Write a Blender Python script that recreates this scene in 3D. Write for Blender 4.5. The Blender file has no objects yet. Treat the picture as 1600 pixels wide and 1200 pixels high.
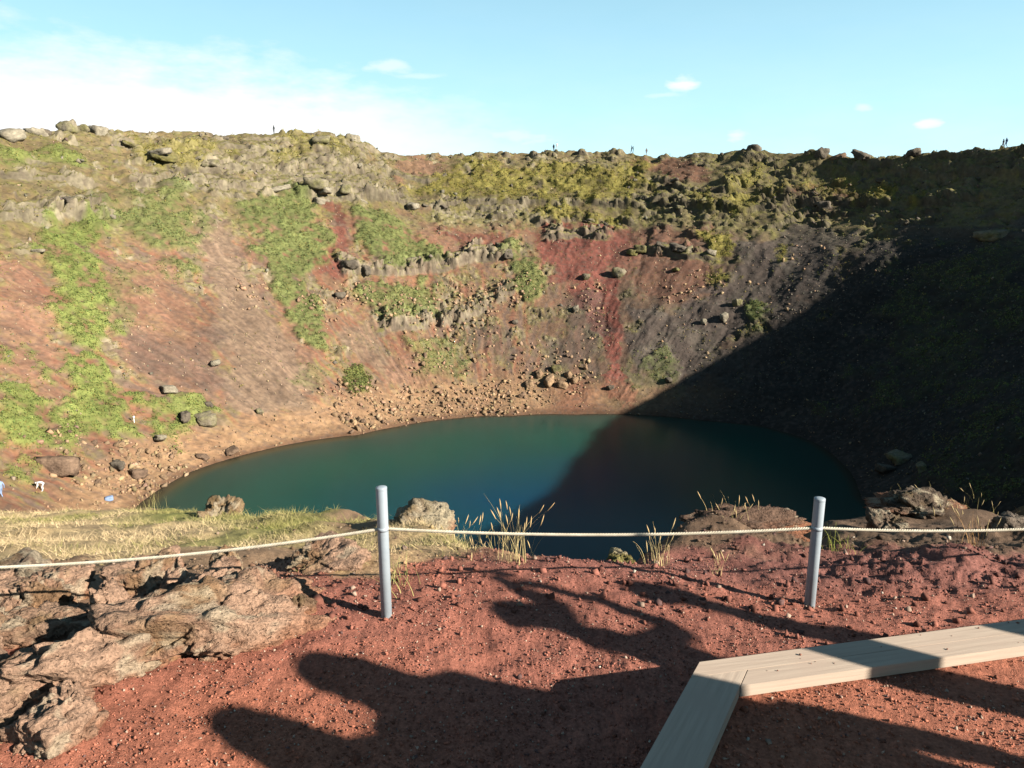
import bpy, bmesh, math, random
import numpy as np
from mathutils import Vector, Matrix, Euler

scene = bpy.context.scene
COL = scene.collection
R = math.radians

# ---------------------------------------------------------------- camera
cam_d = bpy.data.cameras.new('camera')
cam = bpy.data.objects.new('camera', cam_d)
COL.objects.link(cam)
cam.location = (0, 0, 1.6)
cam.rotation_euler = (R(90 - 12.4), 0, 0)
cam_d.sensor_width = 36.0
cam_d.lens = 36.0 * 1130 / 1600
cam_d.clip_start = 0.05
cam_d.clip_end = 20000
scene.camera = cam

SMALL_CLOUDS = [(12.64, 9.86, 1.46, 0.73, 0.85), (11.30, 9.22, 2.21, 0.29, 0.35), (28.43, 6.56, 1.33, 0.49, 0.75), (24.68, 7.83, 0.91, 0.50, 0.50), (-22.39, 11.10, 1.10, 0.46, 0.50), (-8.83, 11.17, 2.70, 0.98, 0.50), (-6.62, 10.55, 3.96, 0.40, 0.35), (16.43, 6.29, 1.26, 0.68, 0.60), (0.00, 6.41, 4.56, 1.01, 0.45), (-16.99, 10.98, 2.85, 0.38, 0.30)]
SKY_TINT = (.30, .46, .52, 1)
VEIL = (21.0, 0.97, (3.3, 5.9, 6.8, 1))
CLOUD = (5.4, 5.4, 5.4, 1)
# ---------------------------------------------------------------- light
SUN_EL, SUN_AZ = 25.0, 29.0     # elevation; the sun stands right of the view and this far behind square-on
sun_dir = Vector((math.cos(R(SUN_EL)) * math.cos(R(SUN_AZ)), -math.cos(R(SUN_EL)) * math.sin(R(SUN_AZ)), math.sin(R(SUN_EL))))
sun_d = bpy.data.lights.new('sun', 'SUN')
sun = bpy.data.objects.new('sun', sun_d)
COL.objects.link(sun)
sun_d.energy = 5.0
sun_d.angle = R(0.55)
sun_d.color = (1.0, 0.93, 0.80)
sun.rotation_euler = (-sun_dir).to_track_quat('-Z', 'Y').to_euler()
sun.location = (60, -30, 60)

world = bpy.data.worlds.new('World')
scene.world = world
world.use_nodes = True
wn, wl = world.node_tree.nodes, world.node_tree.links
wn.clear()

def wm(op, a=None, b=None, c=None):
    n = wn.new('ShaderNodeMath'); n.operation = op
    for i, v in enumerate((a, b, c)):
        if v is None: continue
        if isinstance(v, (int, float)): n.inputs[i].default_value = v
        else: wl.new(v, n.inputs[i])
    return n.outputs[0]

w_out = wn.new('ShaderNodeOutputWorld'); w_bg = wn.new('ShaderNodeBackground')
sky = wn.new('ShaderNodeTexSky')
sky.sky_type = 'NISHITA'; sky.sun_disc = False
sky.sun_elevation = R(SUN_EL); sky.sun_rotation = R(90 + SUN_AZ)
sky.altitude = 60; sky.air_density = 1.0; sky.dust_density = 0.35; sky.ozone_density = 1.0
w_bg.inputs['Strength'].default_value = 0.05
tc = wn.new('ShaderNodeTexCoord')
sep = wn.new('ShaderNodeSeparateXYZ'); wl.new(tc.outputs['Generated'], sep.inputs[0])
az = wm('MULTIPLY', wm('ARCTAN2', sep.outputs[0], sep.outputs[1]), 57.2958)
el = wm('MULTIPLY', wm('ARCSINE', sep.outputs[2]), 57.2958)
cv = wn.new('ShaderNodeCombineXYZ'); wl.new(wm('MULTIPLY', az, 0.10), cv.inputs[0]); wl.new(wm('MULTIPLY', el, 0.28), cv.inputs[1])
n1 = wn.new('ShaderNodeTexNoise'); n1.inputs['Scale'].default_value = 1.6; n1.inputs['Detail'].default_value = 7; n1.inputs['Roughness'].default_value = 0.6
wl.new(cv.outputs[0], n1.inputs['Vector'])
nz = wm('SUBTRACT', n1.outputs['Fac'], 0.5)
n2 = wn.new('ShaderNodeTexNoise'); n2.inputs['Scale'].default_value = 5.0; n2.inputs['Detail'].default_value = 6
wl.new(cv.outputs[0], n2.inputs['Vector'])
nf = wm('SUBTRACT', n2.outputs['Fac'], 0.5)

def sstep(v, a, b):
    n = wn.new('ShaderNodeMapRange'); n.interpolation_type = 'SMOOTHSTEP'
    wl.new(v, n.inputs['Value'])
    n.inputs['From Min'].default_value = a; n.inputs['From Max'].default_value = b
    return n.outputs['Result']

# the bright cloud bank low over the left half of the rim, broken at its edges
bank_top = wm('SUBTRACT', 10.6, wm('MULTIPLY', wm('MAXIMUM', wm('ADD', az, 20.0), 0.0), 0.13))
bank = sstep(wm('ADD', wm('SUBTRACT', bank_top, el), wm('ADD', wm('MULTIPLY', nz, 9.0), wm('MULTIPLY', nf, 2.5))), -3.0, 4.0)
bank = wm('MULTIPLY', bank, sstep(wm('ADD', az, wm('MULTIPLY', nz, 16.0)), 14.0, -18.0))
cover = bank
# separate little clouds: azimuth, elevation, half width, half height, density
for a0, e0, wa, wb, dn in SMALL_CLOUDS:
    dx = wm('DIVIDE', wm('SUBTRACT', az, a0), wa); dy = wm('DIVIDE', wm('SUBTRACT', el, e0), wb)
    rr = wm('SQRT', wm('ADD', wm('MULTIPLY', dx, dx), wm('MULTIPLY', dy, dy)))
    m = wm('ADD', wm('SUBTRACT', 1.0, rr), wm('ADD', wm('MULTIPLY', nf, 1.7), wm('MULTIPLY', nz, 0.9)))
    cover = wm('MAXIMUM', cover, wm('MULTIPLY', sstep(m, 0.0, 0.95), dn))
tint = wn.new('ShaderNodeMix'); tint.data_type = 'RGBA'; tint.blend_type = 'MULTIPLY'; tint.inputs['Factor'].default_value = 1.0
wl.new(sky.outputs[0], tint.inputs[6]); tint.inputs[7].default_value = SKY_TINT
# moist air brightens the sky towards the horizon, all the way round
veil = wm('POWER', 2.71828, wm('DIVIDE', wm('MAXIMUM', el, 0.0), -VEIL[0]))
vz = wn.new('ShaderNodeMix'); vz.data_type = 'RGBA'
wl.new(wm('MULTIPLY', veil, VEIL[1]), vz.inputs['Factor']); wl.new(tint.outputs[2], vz.inputs[6]); vz.inputs[7].default_value = VEIL[2]
low = wm('MULTIPLY', wm('POWER', 2.71828, wm('DIVIDE', wm('MAXIMUM', el, 0.0), -6.0)), 0.55)      # thin white cloud at the horizon
cover = wm('MAXIMUM', cover, wm('MULTIPLY', low, wm('ADD', 1.0, wm('MULTIPLY', nz, 1.2))))
mixc = wn.new('ShaderNodeMix'); mixc.data_type = 'RGBA'
wl.new(cover, mixc.inputs['Factor']); wl.new(vz.outputs[2], mixc.inputs[6]); mixc.inputs[7].default_value = CLOUD
wl.new(mixc.outputs[2], w_bg.inputs['Color']); wl.new(w_bg.outputs[0], w_out.inputs[0])

vs = scene.view_settings
vs.view_transform = 'Standard'; vs.look = 'None'; vs.gamma = 1.0; vs.use_curve_mapping = False
vs.exposure = 2.1
scene.cycles.max_bounces = 5
scene.cycles.diffuse_bounces = 1
scene.cycles.use_denoising = True

# ---------------------------------------------------------------- numeric helpers
def smooth(a, b, x):
    t = np.clip((x - a) / (b - a), 0.0, 1.0)
    return t * t * (3 - 2 * t)

_GR = np.array([(1,1,0),(-1,1,0),(1,-1,0),(-1,-1,0),(1,0,1),(-1,0,1),(1,0,-1),(-1,0,-1),
                (0,1,1),(0,-1,1),(0,1,-1),(0,-1,-1),(1,1,0),(-1,1,0),(0,-1,1),(0,-1,-1)], np.float32)

def perlin(x, y, z, seed=0):
    x = np.asarray(x, np.float64); y = np.asarray(y, np.float64) + np.zeros_like(x); z = np.asarray(z, np.float64) + np.zeros_like(x)
    fx, fy, fz = np.floor(x), np.floor(y), np.floor(z)
    ix, iy, iz = (f.astype(np.int64).astype(np.uint32) for f in (fx, fy, fz))
    dx, dy, dz = (x - fx).astype(np.float32), (y - fy).astype(np.float32), (z - fz).astype(np.float32)
    u, v, w = (d * d * d * (d * (d * 6 - 15) + 10) for d in (dx, dy, dz))
    out = np.zeros(x.shape, np.float32)
    s = np.uint32((seed * 2654435761) & 0xffffffff)
    for i in (0, 1):
        for j in (0, 1):
            for k in (0, 1):
                h = (ix + np.uint32(i)) * np.uint32(374761393) + (iy + np.uint32(j)) * np.uint32(668265263) + (iz + np.uint32(k)) * np.uint32(2246822519) + s
                h = (h ^ (h >> np.uint32(13))) * np.uint32(1274126177)
                h = h ^ (h >> np.uint32(16))
                g = _GR[(h & np.uint32(15)).astype(np.int64)]
                d = g[..., 0] * (dx - i) + g[..., 1] * (dy - j) + g[..., 2] * (dz - k)
                wt = (u if i else 1 - u) * (v if j else 1 - v) * (w if k else 1 - w)
                out += d * wt
    return out

def fbm(x, y, z, octv=4, seed=0, lac=2.03, gain=0.5):
    a, f, o = 1.0, 1.0, 0.0
    for i in range(octv):
        o = o + a * perlin(x * f, y * f, z * f, seed + i * 17)
        a *= gain; f *= lac
    return o

def ridged(x, y, z, octv=3, seed=0):
    a, f, o = 1.0, 1.0, 0.0
    for i in range(octv):
        n = 1 - np.abs(perlin(x * f, y * f, z * f, seed + i * 23)) * 2.2
        o = o + a * n * n
        a *= 0.5; f *= 2.1
    return o / 1.75

def worley(x, y, z, seed=0):
    """nearest-cell distance, gap to the second, and the cell's random number: broken rock"""
    x, y, z = (np.asarray(v, np.float64) for v in (x, y, z))
    fx, fy, fz = np.floor(x), np.floor(y), np.floor(z)
    d1 = np.full(x.shape, 9.0); d2 = d1.copy(); rid = np.zeros(x.shape)
    s = np.uint32((seed * 2654435761) & 0xffffffff)
    for i in (-1, 0, 1):
        for j in (-1, 0, 1):
            for k in (-1, 0, 1):
                a, b, c = fx + i, fy + j, fz + k
                h = a.astype(np.int64).astype(np.uint32) * np.uint32(374761393) + b.astype(np.int64).astype(np.uint32) * np.uint32(668265263) + c.astype(np.int64).astype(np.uint32) * np.uint32(2246822519) + s
                h = (h ^ (h >> np.uint32(13))) * np.uint32(1274126177); h = h ^ (h >> np.uint32(16))
                r0, r1, r2 = (h & 1023) / 1023.0, ((h >> np.uint32(10)) & 1023) / 1023.0, ((h >> np.uint32(20)) & 1023) / 1023.0
                d = np.sqrt((a + r0 - x) ** 2 + (b + r1 - y) ** 2 + (c + r2 - z) ** 2)
                m = d < d1
                d2 = np.where(m, d1, np.minimum(d2, d)); rid = np.where(m, (r0 * 7.3 + r1 * 3.1 + r2) % 1.0, rid); d1 = np.where(m, d, d1)
    return d1, d2 - d1, rid

# ---------------------------------------------------------------- the crater: tables of shore, crest (azimuth about the crater's axis, degrees)
ZW = -29.0                      # lake level; the observation terrace is z = 0
CX, CY = 0.0, 95.0              # axis of the crater
SHORE = np.array([(-23,43.4),(-8,43.5),(7,43.8),(18,41.6),(29,35.1),(46.4,28.4),(62.8,23.1),(90,19.7),(120,20.5),(143.6,22.2),
                  (159.3,24.5),(174.4,32.8),(185,38.4),(190.7,41.4),(198.6,44),(204.5,45.9),(220,50),(240,56),(270,59),(300,56),(320,50)])
CRESTZ = np.array([(-90,-.3),(-75,1.5),(-60,6.0),(-45,9.6),(-35,10.9),(-28,12.3),(-20,12.9),(-9,11.6),(0,11.6),(10,13.2),
                   (22.7,15.1),(25.3,15.2),(28,15.0),(30.8,14.7),(35.2,15.2),(38.2,14.6),(42.1,15.3),(44.6,16.2),(46.3,17.2),(49.6,17.0),
                   (53,17.8),(55.6,18.9),(59.1,17.9),(61.8,18.5),(65.4,17.9),(71,18.1),(74.7,19.4),(80.4,19.2),(85.2,19.6),(93.8,19.3),
                   (99.6,18.7),(105.3,18.5),(109.9,19.1),(112.7,21.2),(114.9,21.7),(117.1,23.1),(119.8,22.5),(122.5,21.9),(126.8,21.4),
                   (135.2,20.9),(141.8,20.2),(144.5,20.0),(146.7,19.3),(148.5,19.5),(150.3,19.0),(153.8,18.0),(157.2,16.6),(169.4,13.4),
                   (185,11.0),(200,8.0),(220,4.5),(245,1.0),(260,-.2)])
PROF = np.array([(-.6,-.30),(0,0),(.055,.030),(.10,.065),(.16,.125),(.40,.38),(.60,.595),(.69,.69),(.715,.735),(.78,.785),(.85,.865),(.93,.945),(1,1)])

def _per(tab, th):
    t = np.concatenate([tab[-3:] - [360, 0], tab, tab[:3] + [360, 0]])
    return np.interp((th + 95) % 360 - 95, t[:, 0], t[:, 1])

def crestR(th):
    near = np.minimum(np.abs((th - 270 + 180) % 360 - 180), 60) / 60
    return 91 + 6 * near * near * (3 - 2 * near)

def crater_z(th, r):
    s, R, zr = _per(SHORE, th), crestR(th), _per(CRESTZ, th)
    t = (r - s) / (R - s)
    z = ZW + (zr - ZW) * np.interp(t, PROF[:, 0], PROF[:, 1])
    out = zr - 1.0 * smooth(0, 12, r - R) - np.maximum(0, zr + 4) * smooth(6, 140, r - R) - 0.004 * np.maximum(0, r - R - 100)
    out = np.where(np.abs((th - 270 + 180) % 360 - 180) < 25, np.minimum(out, zr), out)
    return np.where(r > R, out, z)

def crater_xy(x, y):
    return np.degrees(np.arctan2(y - CY, x - CX)), np.hypot(x - CX, y - CY)

# ---------------------------------------------------------------- survey of the place (azimuth about the crater axis, height above the terrace, metres)
PATCHES = [
    ('grass', 1, 1.2, [(162.8,2.4),(158.1,2.4),(168.3,-9.3),(175.8,-14.7),(180.6,-19.1),(184.3,-22.7),(187.5,-24.7),(191.6,-23.3),(188.8,-20.7),(181.3,-15.5),(176.1,-11.1),(170.1,-5.5)]),
    ('herb', 0.9, 2, [(154.4,6.1),(143.7,7.7),(145.5,1.8),(148.7,-2.6),(156.4,-2.1),(156.1,1.8)]),
    ('herb', 0.8, 1.5, [(152.6,-3.5),(148.9,-3.6),(153.1,-8.1),(156.3,-8.2)]),
    ('herb', 1, 1.4, [(137.2,5.8),(130.9,7.9),(125.7,8.7),(124.0,4.4),(124.3,-0.9),(127.1,-4.3),(132.1,-7.5),(135.9,-8.9),(139.2,-8.3),(139.5,-6.6),(139.6,-2.6),(138.0,1.8)]),
    ('herb', 1, 1.4, [(140.4,-8.3),(134.3,-8.5),(135.4,-12.7),(143.6,-19.7),(145.8,-18.4),(145.2,-15.1),(144.1,-11.6)]),
    ('herb', 1, 1.2, [(118.3,5.6),(112.4,6.0),(109.4,1.2),(104.0,-4.1),(106.0,-6.8),(111.6,-6.7),(117.3,-6.5),(120.1,-4.4),(120.3,-0.1)]),
    ('herb', 0.9, 1.6, [(122.4,-8.7),(118.1,-8.1),(105.4,-9.4),(105.1,-12.8),(117.3,-16.6),(122.3,-14.8),(124.0,-12.1)]),
    ('bush', 1, 0.8, [(138.4,-20.5),(132.3,-21.1),(138.7,-24.6),(144.8,-24.6)]),
    ('herb', 0.55, 2.2, [(120.7,-17.8),(110.7,-17.8),(104.6,-21.8),(107.5,-25.3),(120.3,-24.1)]),
    ('grass', 1, 1.3, [(194.7,-17.8),(190.5,-17.5),(192.1,-19.7),(193.8,-21.8),(196.1,-23.0),(203.0,-21.1)]),
    ('grass', 0.8, 1.2, [(185.7,-12.6),(184.8,-13.2),(187.4,-15.0),(189.1,-14.8)]),
    ('grass', 0.9, 1.2, [(180.9,-21.2),(174.5,-21.6),(174.1,-23.9),(183.0,-26.6),(186.0,-25.8)]),
    ('grass', 0.7, 1, [(185.9,-15.6),(184.7,-16.6),(187.3,-18.0),(188.0,-17.5)]),
    ('grass', 0.8, 2, [(159.5,13.6),(153.0,15.7),(153.3,14.1),(158.2,11.5),(161.4,10.8)]),
    ('moss', 0.95, 2.5, [(95.9,16.6),(90.0,15.4),(79.9,14.2),(70.3,15.1),(68.8,9.0),(74.5,6.3),(85.6,7.3),(94.3,8.4),(100.9,7.3),(104.8,9.1),(100.4,11.5)]),
    ('moss', 0.95, 1.5, [(85.5,5.4),(67.9,4.9),(66.7,1.9),(76.1,2.4),(84.3,3.5)]),
    ('moss', 0.6, 2, [(123.6,21.3),(115.4,22.0),(115.1,17.9),(125.6,15.6)]),
    ('moss', 0.75, 2, [(143.3,17.2),(134.7,16.9),(137.3,11.2),(145.4,11.9)]),
    ('herb', 0.9, 1.2, [(90.0,-0.2),(86.5,-2.9),(84.6,-9.6),(82.1,-14.8),(86.0,-15.2),(89.3,-9.5),(91.3,-4.8)]),
    ('moss', 1, 0.8, [(55.4,-0.1),(51.9,-0.5),(46.3,-8.6),(49.0,-8.9),(52.8,-4.4)]),
    ('moss', 1, 0.8, [(36.7,11.0),(34.6,11.4),(33.2,8.4),(34.4,8.2)]),
    ('moss', 1, 0.8, [(32.3,9.5),(29.9,9.9),(28.5,6.3),(30.7,6.2)]),
    ('herb', 1, 0.8, [(40.8,-11.9),(37.2,-12.5),(34.4,-16.5),(38.0,-16.1)]),
    ('moss', 0.9, 0.5, [(42.8,-1.8),(41.2,-2.0),(39.6,-5.5),(40.9,-5.0)]),
    ('herb', 0.55, 3, [(24.8,-3.5),(18.4,-1.7),(11.6,-1.0),(-3.6,-13.3),(0.1,-17.5),(2.6,-21.6),(8.0,-25.5),(14.9,-18.5)]),
    ('herb', 0.5, 3, [(-2.0,-19.7),(-6.1,-14.5),(-32.7,-22.3),(-28.6,-24.3)]),
    ('herb', 0.55, 1.2, [(52.3,-21.6),(50.1,-20.0),(45.2,-24.1),(50.9,-25.2),(55.4,-23.9)]),
    ('herb', 0.45, 1.5, [(159.2,-22.2),(155.0,-22.6),(154.6,-26.2),(144.8,-19.8)]),
    ('herb', 0.5, 2, [(163.1,-4.1),(156.9,-5.3),(167.8,-14.0),(170.2,-11.9)]),
    ('moss', 0.6, 2.5, [(53.2,14.0),(38.6,11.3),(36.9,9.9),(50.8,12.1)]),
    ('moss', 0.8, 1.5, [(56.7,11.5),(53.8,12.1),(48.0,5.7),(51.2,4.5)]),
    ('moss', 0.7, 1.2, [(60.8,8.8),(58.3,10.2),(55.2,5.2),(58.4,5.2)]),
    ('grass', 0.7, 1.2, [(204.7,-21.7),(201.1,-22.9),(203.3,-24.4),(207.5,-23.6),(208.3,-22.7)]),
    ('red', 1, 1.6, [(86.4,1.1),(78.4,2.4),(68.2,1.6),(66.7,-4.7),(69.4,-7.7),(70.3,-10.6),(67.1,-16.0),(69.1,-16.6),(78.0,-10.1),(84.6,-3.7)]),
    ('red', 1, 0.7, [(71.3,-8.3),(67.7,-8.3),(59.3,-21.7),(50.2,-26.9),(47.9,-28.4),(58.7,-26.1),(66.7,-18.0)]),
    ('red', 0.9, 1.2, [(122.8,6.0),(118.8,5.8),(122.1,-3.2),(127.8,-7.8),(131.5,-7.5),(125.1,-0.7)]),
    ('rust', 0.9, 1.8, [(108.0,18.6),(99.6,18.2),(102.0,13.1),(108.5,11.0)]),
    ('red', 0.75, 1.4, [(103.1,0.2),(90.2,0.2),(91.5,-2.8),(97.9,-4.2)]),
    ('redbrown', 0.95, 1.8, [(70.0,17.2),(59.3,16.1),(57.9,10.4),(68.6,11.8)]),
    ('redbrown', 0.95, 1.6, [(50.1,13.6),(36.2,9.4),(34.6,4.2),(46.1,7.2)]),
    ('redbrown', 0.85, 2, [(68.7,1.6),(55.9,1.6),(45.1,-12.1),(53.0,-12.9),(63.0,-12.6),(66.9,-8.2)]),
    ('rust', 0.7, 1.4, [(111.3,5.3),(105.7,4.6),(100.1,-4.7),(104.0,-5.2)]),
    ('rust', 0.8, 1.6, [(161.4,-2.4),(153.5,-3.7),(155.4,-8.4),(164.8,-18.0),(173.0,-24.1),(173.9,-21.3),(177.8,-19.7),(174.5,-14.9)]),
    ('rust', 0.85, 1.6, [(173.4,-3.0),(169.9,-3.7),(178.5,-12.5),(185.5,-18.1),(193.0,-22.9),(190.5,-18.5),(188.1,-14.2)]),
    ('tan', 1, 1.2, [(145.3,2.4),(140.5,3.4),(144.1,-5.9),(146.6,-14.0),(149.1,-22.2),(158.8,-25.8),(168.4,-26.1),(171.9,-24.7),(163.5,-18.1),(153.6,-8.6)]),
    ('tan', 0.8, 1.8, [(128.7,-14.2),(123.0,-15.3),(126.8,-24.6),(140.6,-23.8)]),
    ('rust', 0.8, 1.6, [(140.8,-3.3),(143.3,-12.2),(146.4,-17.8),(144.8,-19.8),(150.6,-23.0),(146.8,-14.0)]),
    ('rust', 0.8, 1.6, [(126.7,-19.6),(118.1,-19.9),(115.6,-25.8),(134.6,-25.1)]),
    ('ash', 0.9, 1.6, [(64.8,-12.7),(52.7,-13.2),(46.2,-8.8),(49.0,-2.5),(44.5,4.1),(33.6,2.5),(28.1,-7.9),(35.1,-14.7),(44.6,-24.1),(54.1,-24.4)]),
    ('ash', 0.5, 2.5, [(81.0,-12.9),(71.0,-12.3),(64.9,-21.8),(77.5,-22.0)]),
    ('ash', 0.45, 2.5, [(168.5,-11.2),(163.7,-8.8),(167.4,-17.7),(160.4,-14.7),(168.1,-21.2),(176.2,-19.0)]),
    ('ash', 0.9, 4, [(31.0,-3.8),(28.3,4.1),(17.4,6.8),(-26.4,-20.2),(1.7,-28.6),(38.3,-28.2),(35.1,-14.7)]),
    ('ash', 0.45, 2, [(101.5,-16.1),(90.0,-16.1),(90.0,-23.7),(101.7,-21.9)]),
    ('rock', 0.8, 2, [(166.0,4.7),(160.9,6.4),(155.4,6.1),(155.8,3.4),(161.7,2.3),(168.6,2.3)]),
    ('rock', 0.75, 2.5, [(143.8,17.6),(133.2,20.1),(125.2,21.3),(116.3,22.5),(112.8,20.8),(111.5,8.9),(124.7,8.4),(139.5,7.9),(147.2,9.3)]),
    ('rock', 0.9, 1, [(125.1,-5.7),(117.0,-5.8),(111.3,-6.0),(103.0,-5.3),(96.9,-3.2),(90.0,-2.9),(90.0,-5.0),(97.2,-5.4),(103.4,-7.1),(112.1,-7.9),(125.6,-7.5)]),
    ('rock', 0.9, 1, [(124.3,-14.4),(102.5,-14.1),(90.0,-10.7),(90.0,-12.3),(102.4,-16.5),(125.9,-17.2)]),
    ('rock', 0.8, 1.2, [(102.2,6.4),(66.8,2.5),(66.4,1.2),(84.2,2.6),(102.4,4.7)]),
    ('rock', 0.7, 1.6, [(70.2,12.2),(66.4,12.8),(62.3,7.4),(51.6,5.5),(51.0,3.8),(65.8,5.3)]),
    ('rock', 0.8, 1.4, [(52.5,12.1),(43.5,10.2),(26.8,7.4),(25.0,4.9),(41.2,5.3),(49.9,5.7)]),
    ('rock', 0.8, 0.7, [(83.4,0.5),(77.6,0.9),(72.2,-0.2),(72.5,-1.2),(78.0,-0.4),(83.0,-0.8)]),
    ('rock', 0.85, 1.2, [(125.8,9.1),(118.8,10.7),(113.7,9.5),(107.4,7.2),(117.1,6.1),(125.1,7.0)]),
    ('rock', 0.5, 3, [(99.6,18.4),(71.0,18.1),(70.3,15.1),(96.0,16.0)]),
    ('rock', 0.5, 2, [(103.2,13.1),(98.2,12.3),(96.7,6.2),(102.2,6.1)]),
    ('rock', 0.5, 2, [(105.5,6.0),(90.0,4.7),(90.0,0.8),(101.8,0.7)]),
    ('rock', 0.7, 1.2, [(63.7,-1.4),(53.1,-2.5),(52.2,-4.4),(57.7,-4.5),(63.0,-3.1)]),
    ('rock', 0.6, 1.6, [(56.7,16.9),(35.1,12.7),(20.9,12.4),(22.4,14.6),(30.4,14.2),(36.1,14.1),(44.4,15.8),(55.4,18.2)]),
    ('rock', 0.6, 2, [(143.1,6.6),(139.9,7.3),(140.4,3.6),(144.7,2.4)]),
    ('rock', 0.6, 2, [(171.1,-0.9),(168.9,-1.5),(170.4,-3.2),(173.7,-3.4)]),
    ('rock', 0.5, 2, [(67.8,4.6),(49.1,3.8),(47.4,0.3),(64.4,0.5)]),
    ('rubble', 1, 1.5, [(152.7,-23.6),(125.8,-25.1),(92.2,-24.6),(88.6,-28.4),(119.2,-28.7),(146.7,-28.6),(158.4,-28.3)]),
    ('rubble', 0.8, 1.5, [(135.5,-8.5),(124.6,-9.9),(126.3,-14.1),(140.2,-14.4)]),
    ('rubble', 0.6, 2, [(78.5,-10.7),(70.0,-9.5),(64.0,-21.8),(77.3,-20.1)]),
    ('rubble', 0.7, 2, [(120.6,-10.1),(90.0,-9.5),(85.3,-14.0),(100.7,-19.0),(124.4,-17.3)]),
    ('rubble', 0.6, 2, [(90.0,-20.1),(71.1,-22.0),(61.1,-26.6),(87.5,-27.4)]),
    ('rubble', 0.6, 2, [(199.7,-22.4),(188.2,-26.1),(192.2,-28.7),(202.1,-27.8),(205.0,-24.1)]),
    ('rubble', 0.5, 2, [(147.3,-7.9),(142.6,-9.1),(145.8,-12.0),(149.4,-10.8)]),
    ('rubble', 0.5, 2.5, [(52.3,-10.2),(40.0,-11.9),(36.4,-15.8),(50.1,-18.5)]),
    ('rubble', 0.4, 3, [(60.9,-12.6),(35.6,1.8),(28.5,-7.9),(44.6,-24.1)]),
    ('rubble', 0.4, 3, [(121.1,-17.3),(90.0,-18.1),(90.0,-25.4),(125.2,-24.7)]),
]
LEDGES = [   # how far each lava ledge stands out, its foot
    (1.3, [(67.9,5.2),(76.6,5.8),(85.5,6.5),(94.5,6.5),(102.3,5.8)]),
    (1.0, [(66.5,1.6),(78.4,2.4),(85.3,1.6)]),
    (1.5, [(47.3,4.4),(51.0,3.8),(59.4,5.2),(65.9,5.7)]),
    (1.5, [(25.1,5.1),(31.3,5.6),(41.2,5.3),(50.1,6.0)]),
    (1.3, [(90.0,-5.1),(97.2,-5.5),(103.4,-7.1),(112.1,-7.9),(125.6,-7.5)]),
    (0.9, [(90.0,-12.5),(102.5,-16.6),(125.9,-17.2)]),
    (1.3, [(155.8,3.4),(159.5,2.3),(164.0,3.2),(168.6,2.3)]),
    (1.8, [(107.7,6.3),(114.4,7.0),(120.8,7.9),(126.7,6.8)]),
    (1.0, [(129.9,9.6),(139.5,7.9),(149.1,8.6)]),
    (0.9, [(51.9,-5.0),(57.6,-4.7),(64.0,-3.6)]),
    (0.8, [(71.8,-1.6),(77.3,-0.9),(83.9,-1.2)]),
    (0.8, [(100.5,10.7),(104.5,11.4),(111.1,14.8)]),
    (0.9, [(114.7,13.2),(118.5,14.8),(127.2,13.7)]),
    (1.0, [(136.2,11.7),(141.3,11.8),(146.1,12.7)]),
    (1.0, [(73.4,10.9),(84.7,10.7),(96.2,11.5)]),
    (1.0, [(53.9,8.6),(58.9,8.8),(67.3,10.5)]),
    (0.9, [(153.5,8.4),(158.0,8.7),(162.8,8.8)]),
]
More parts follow.
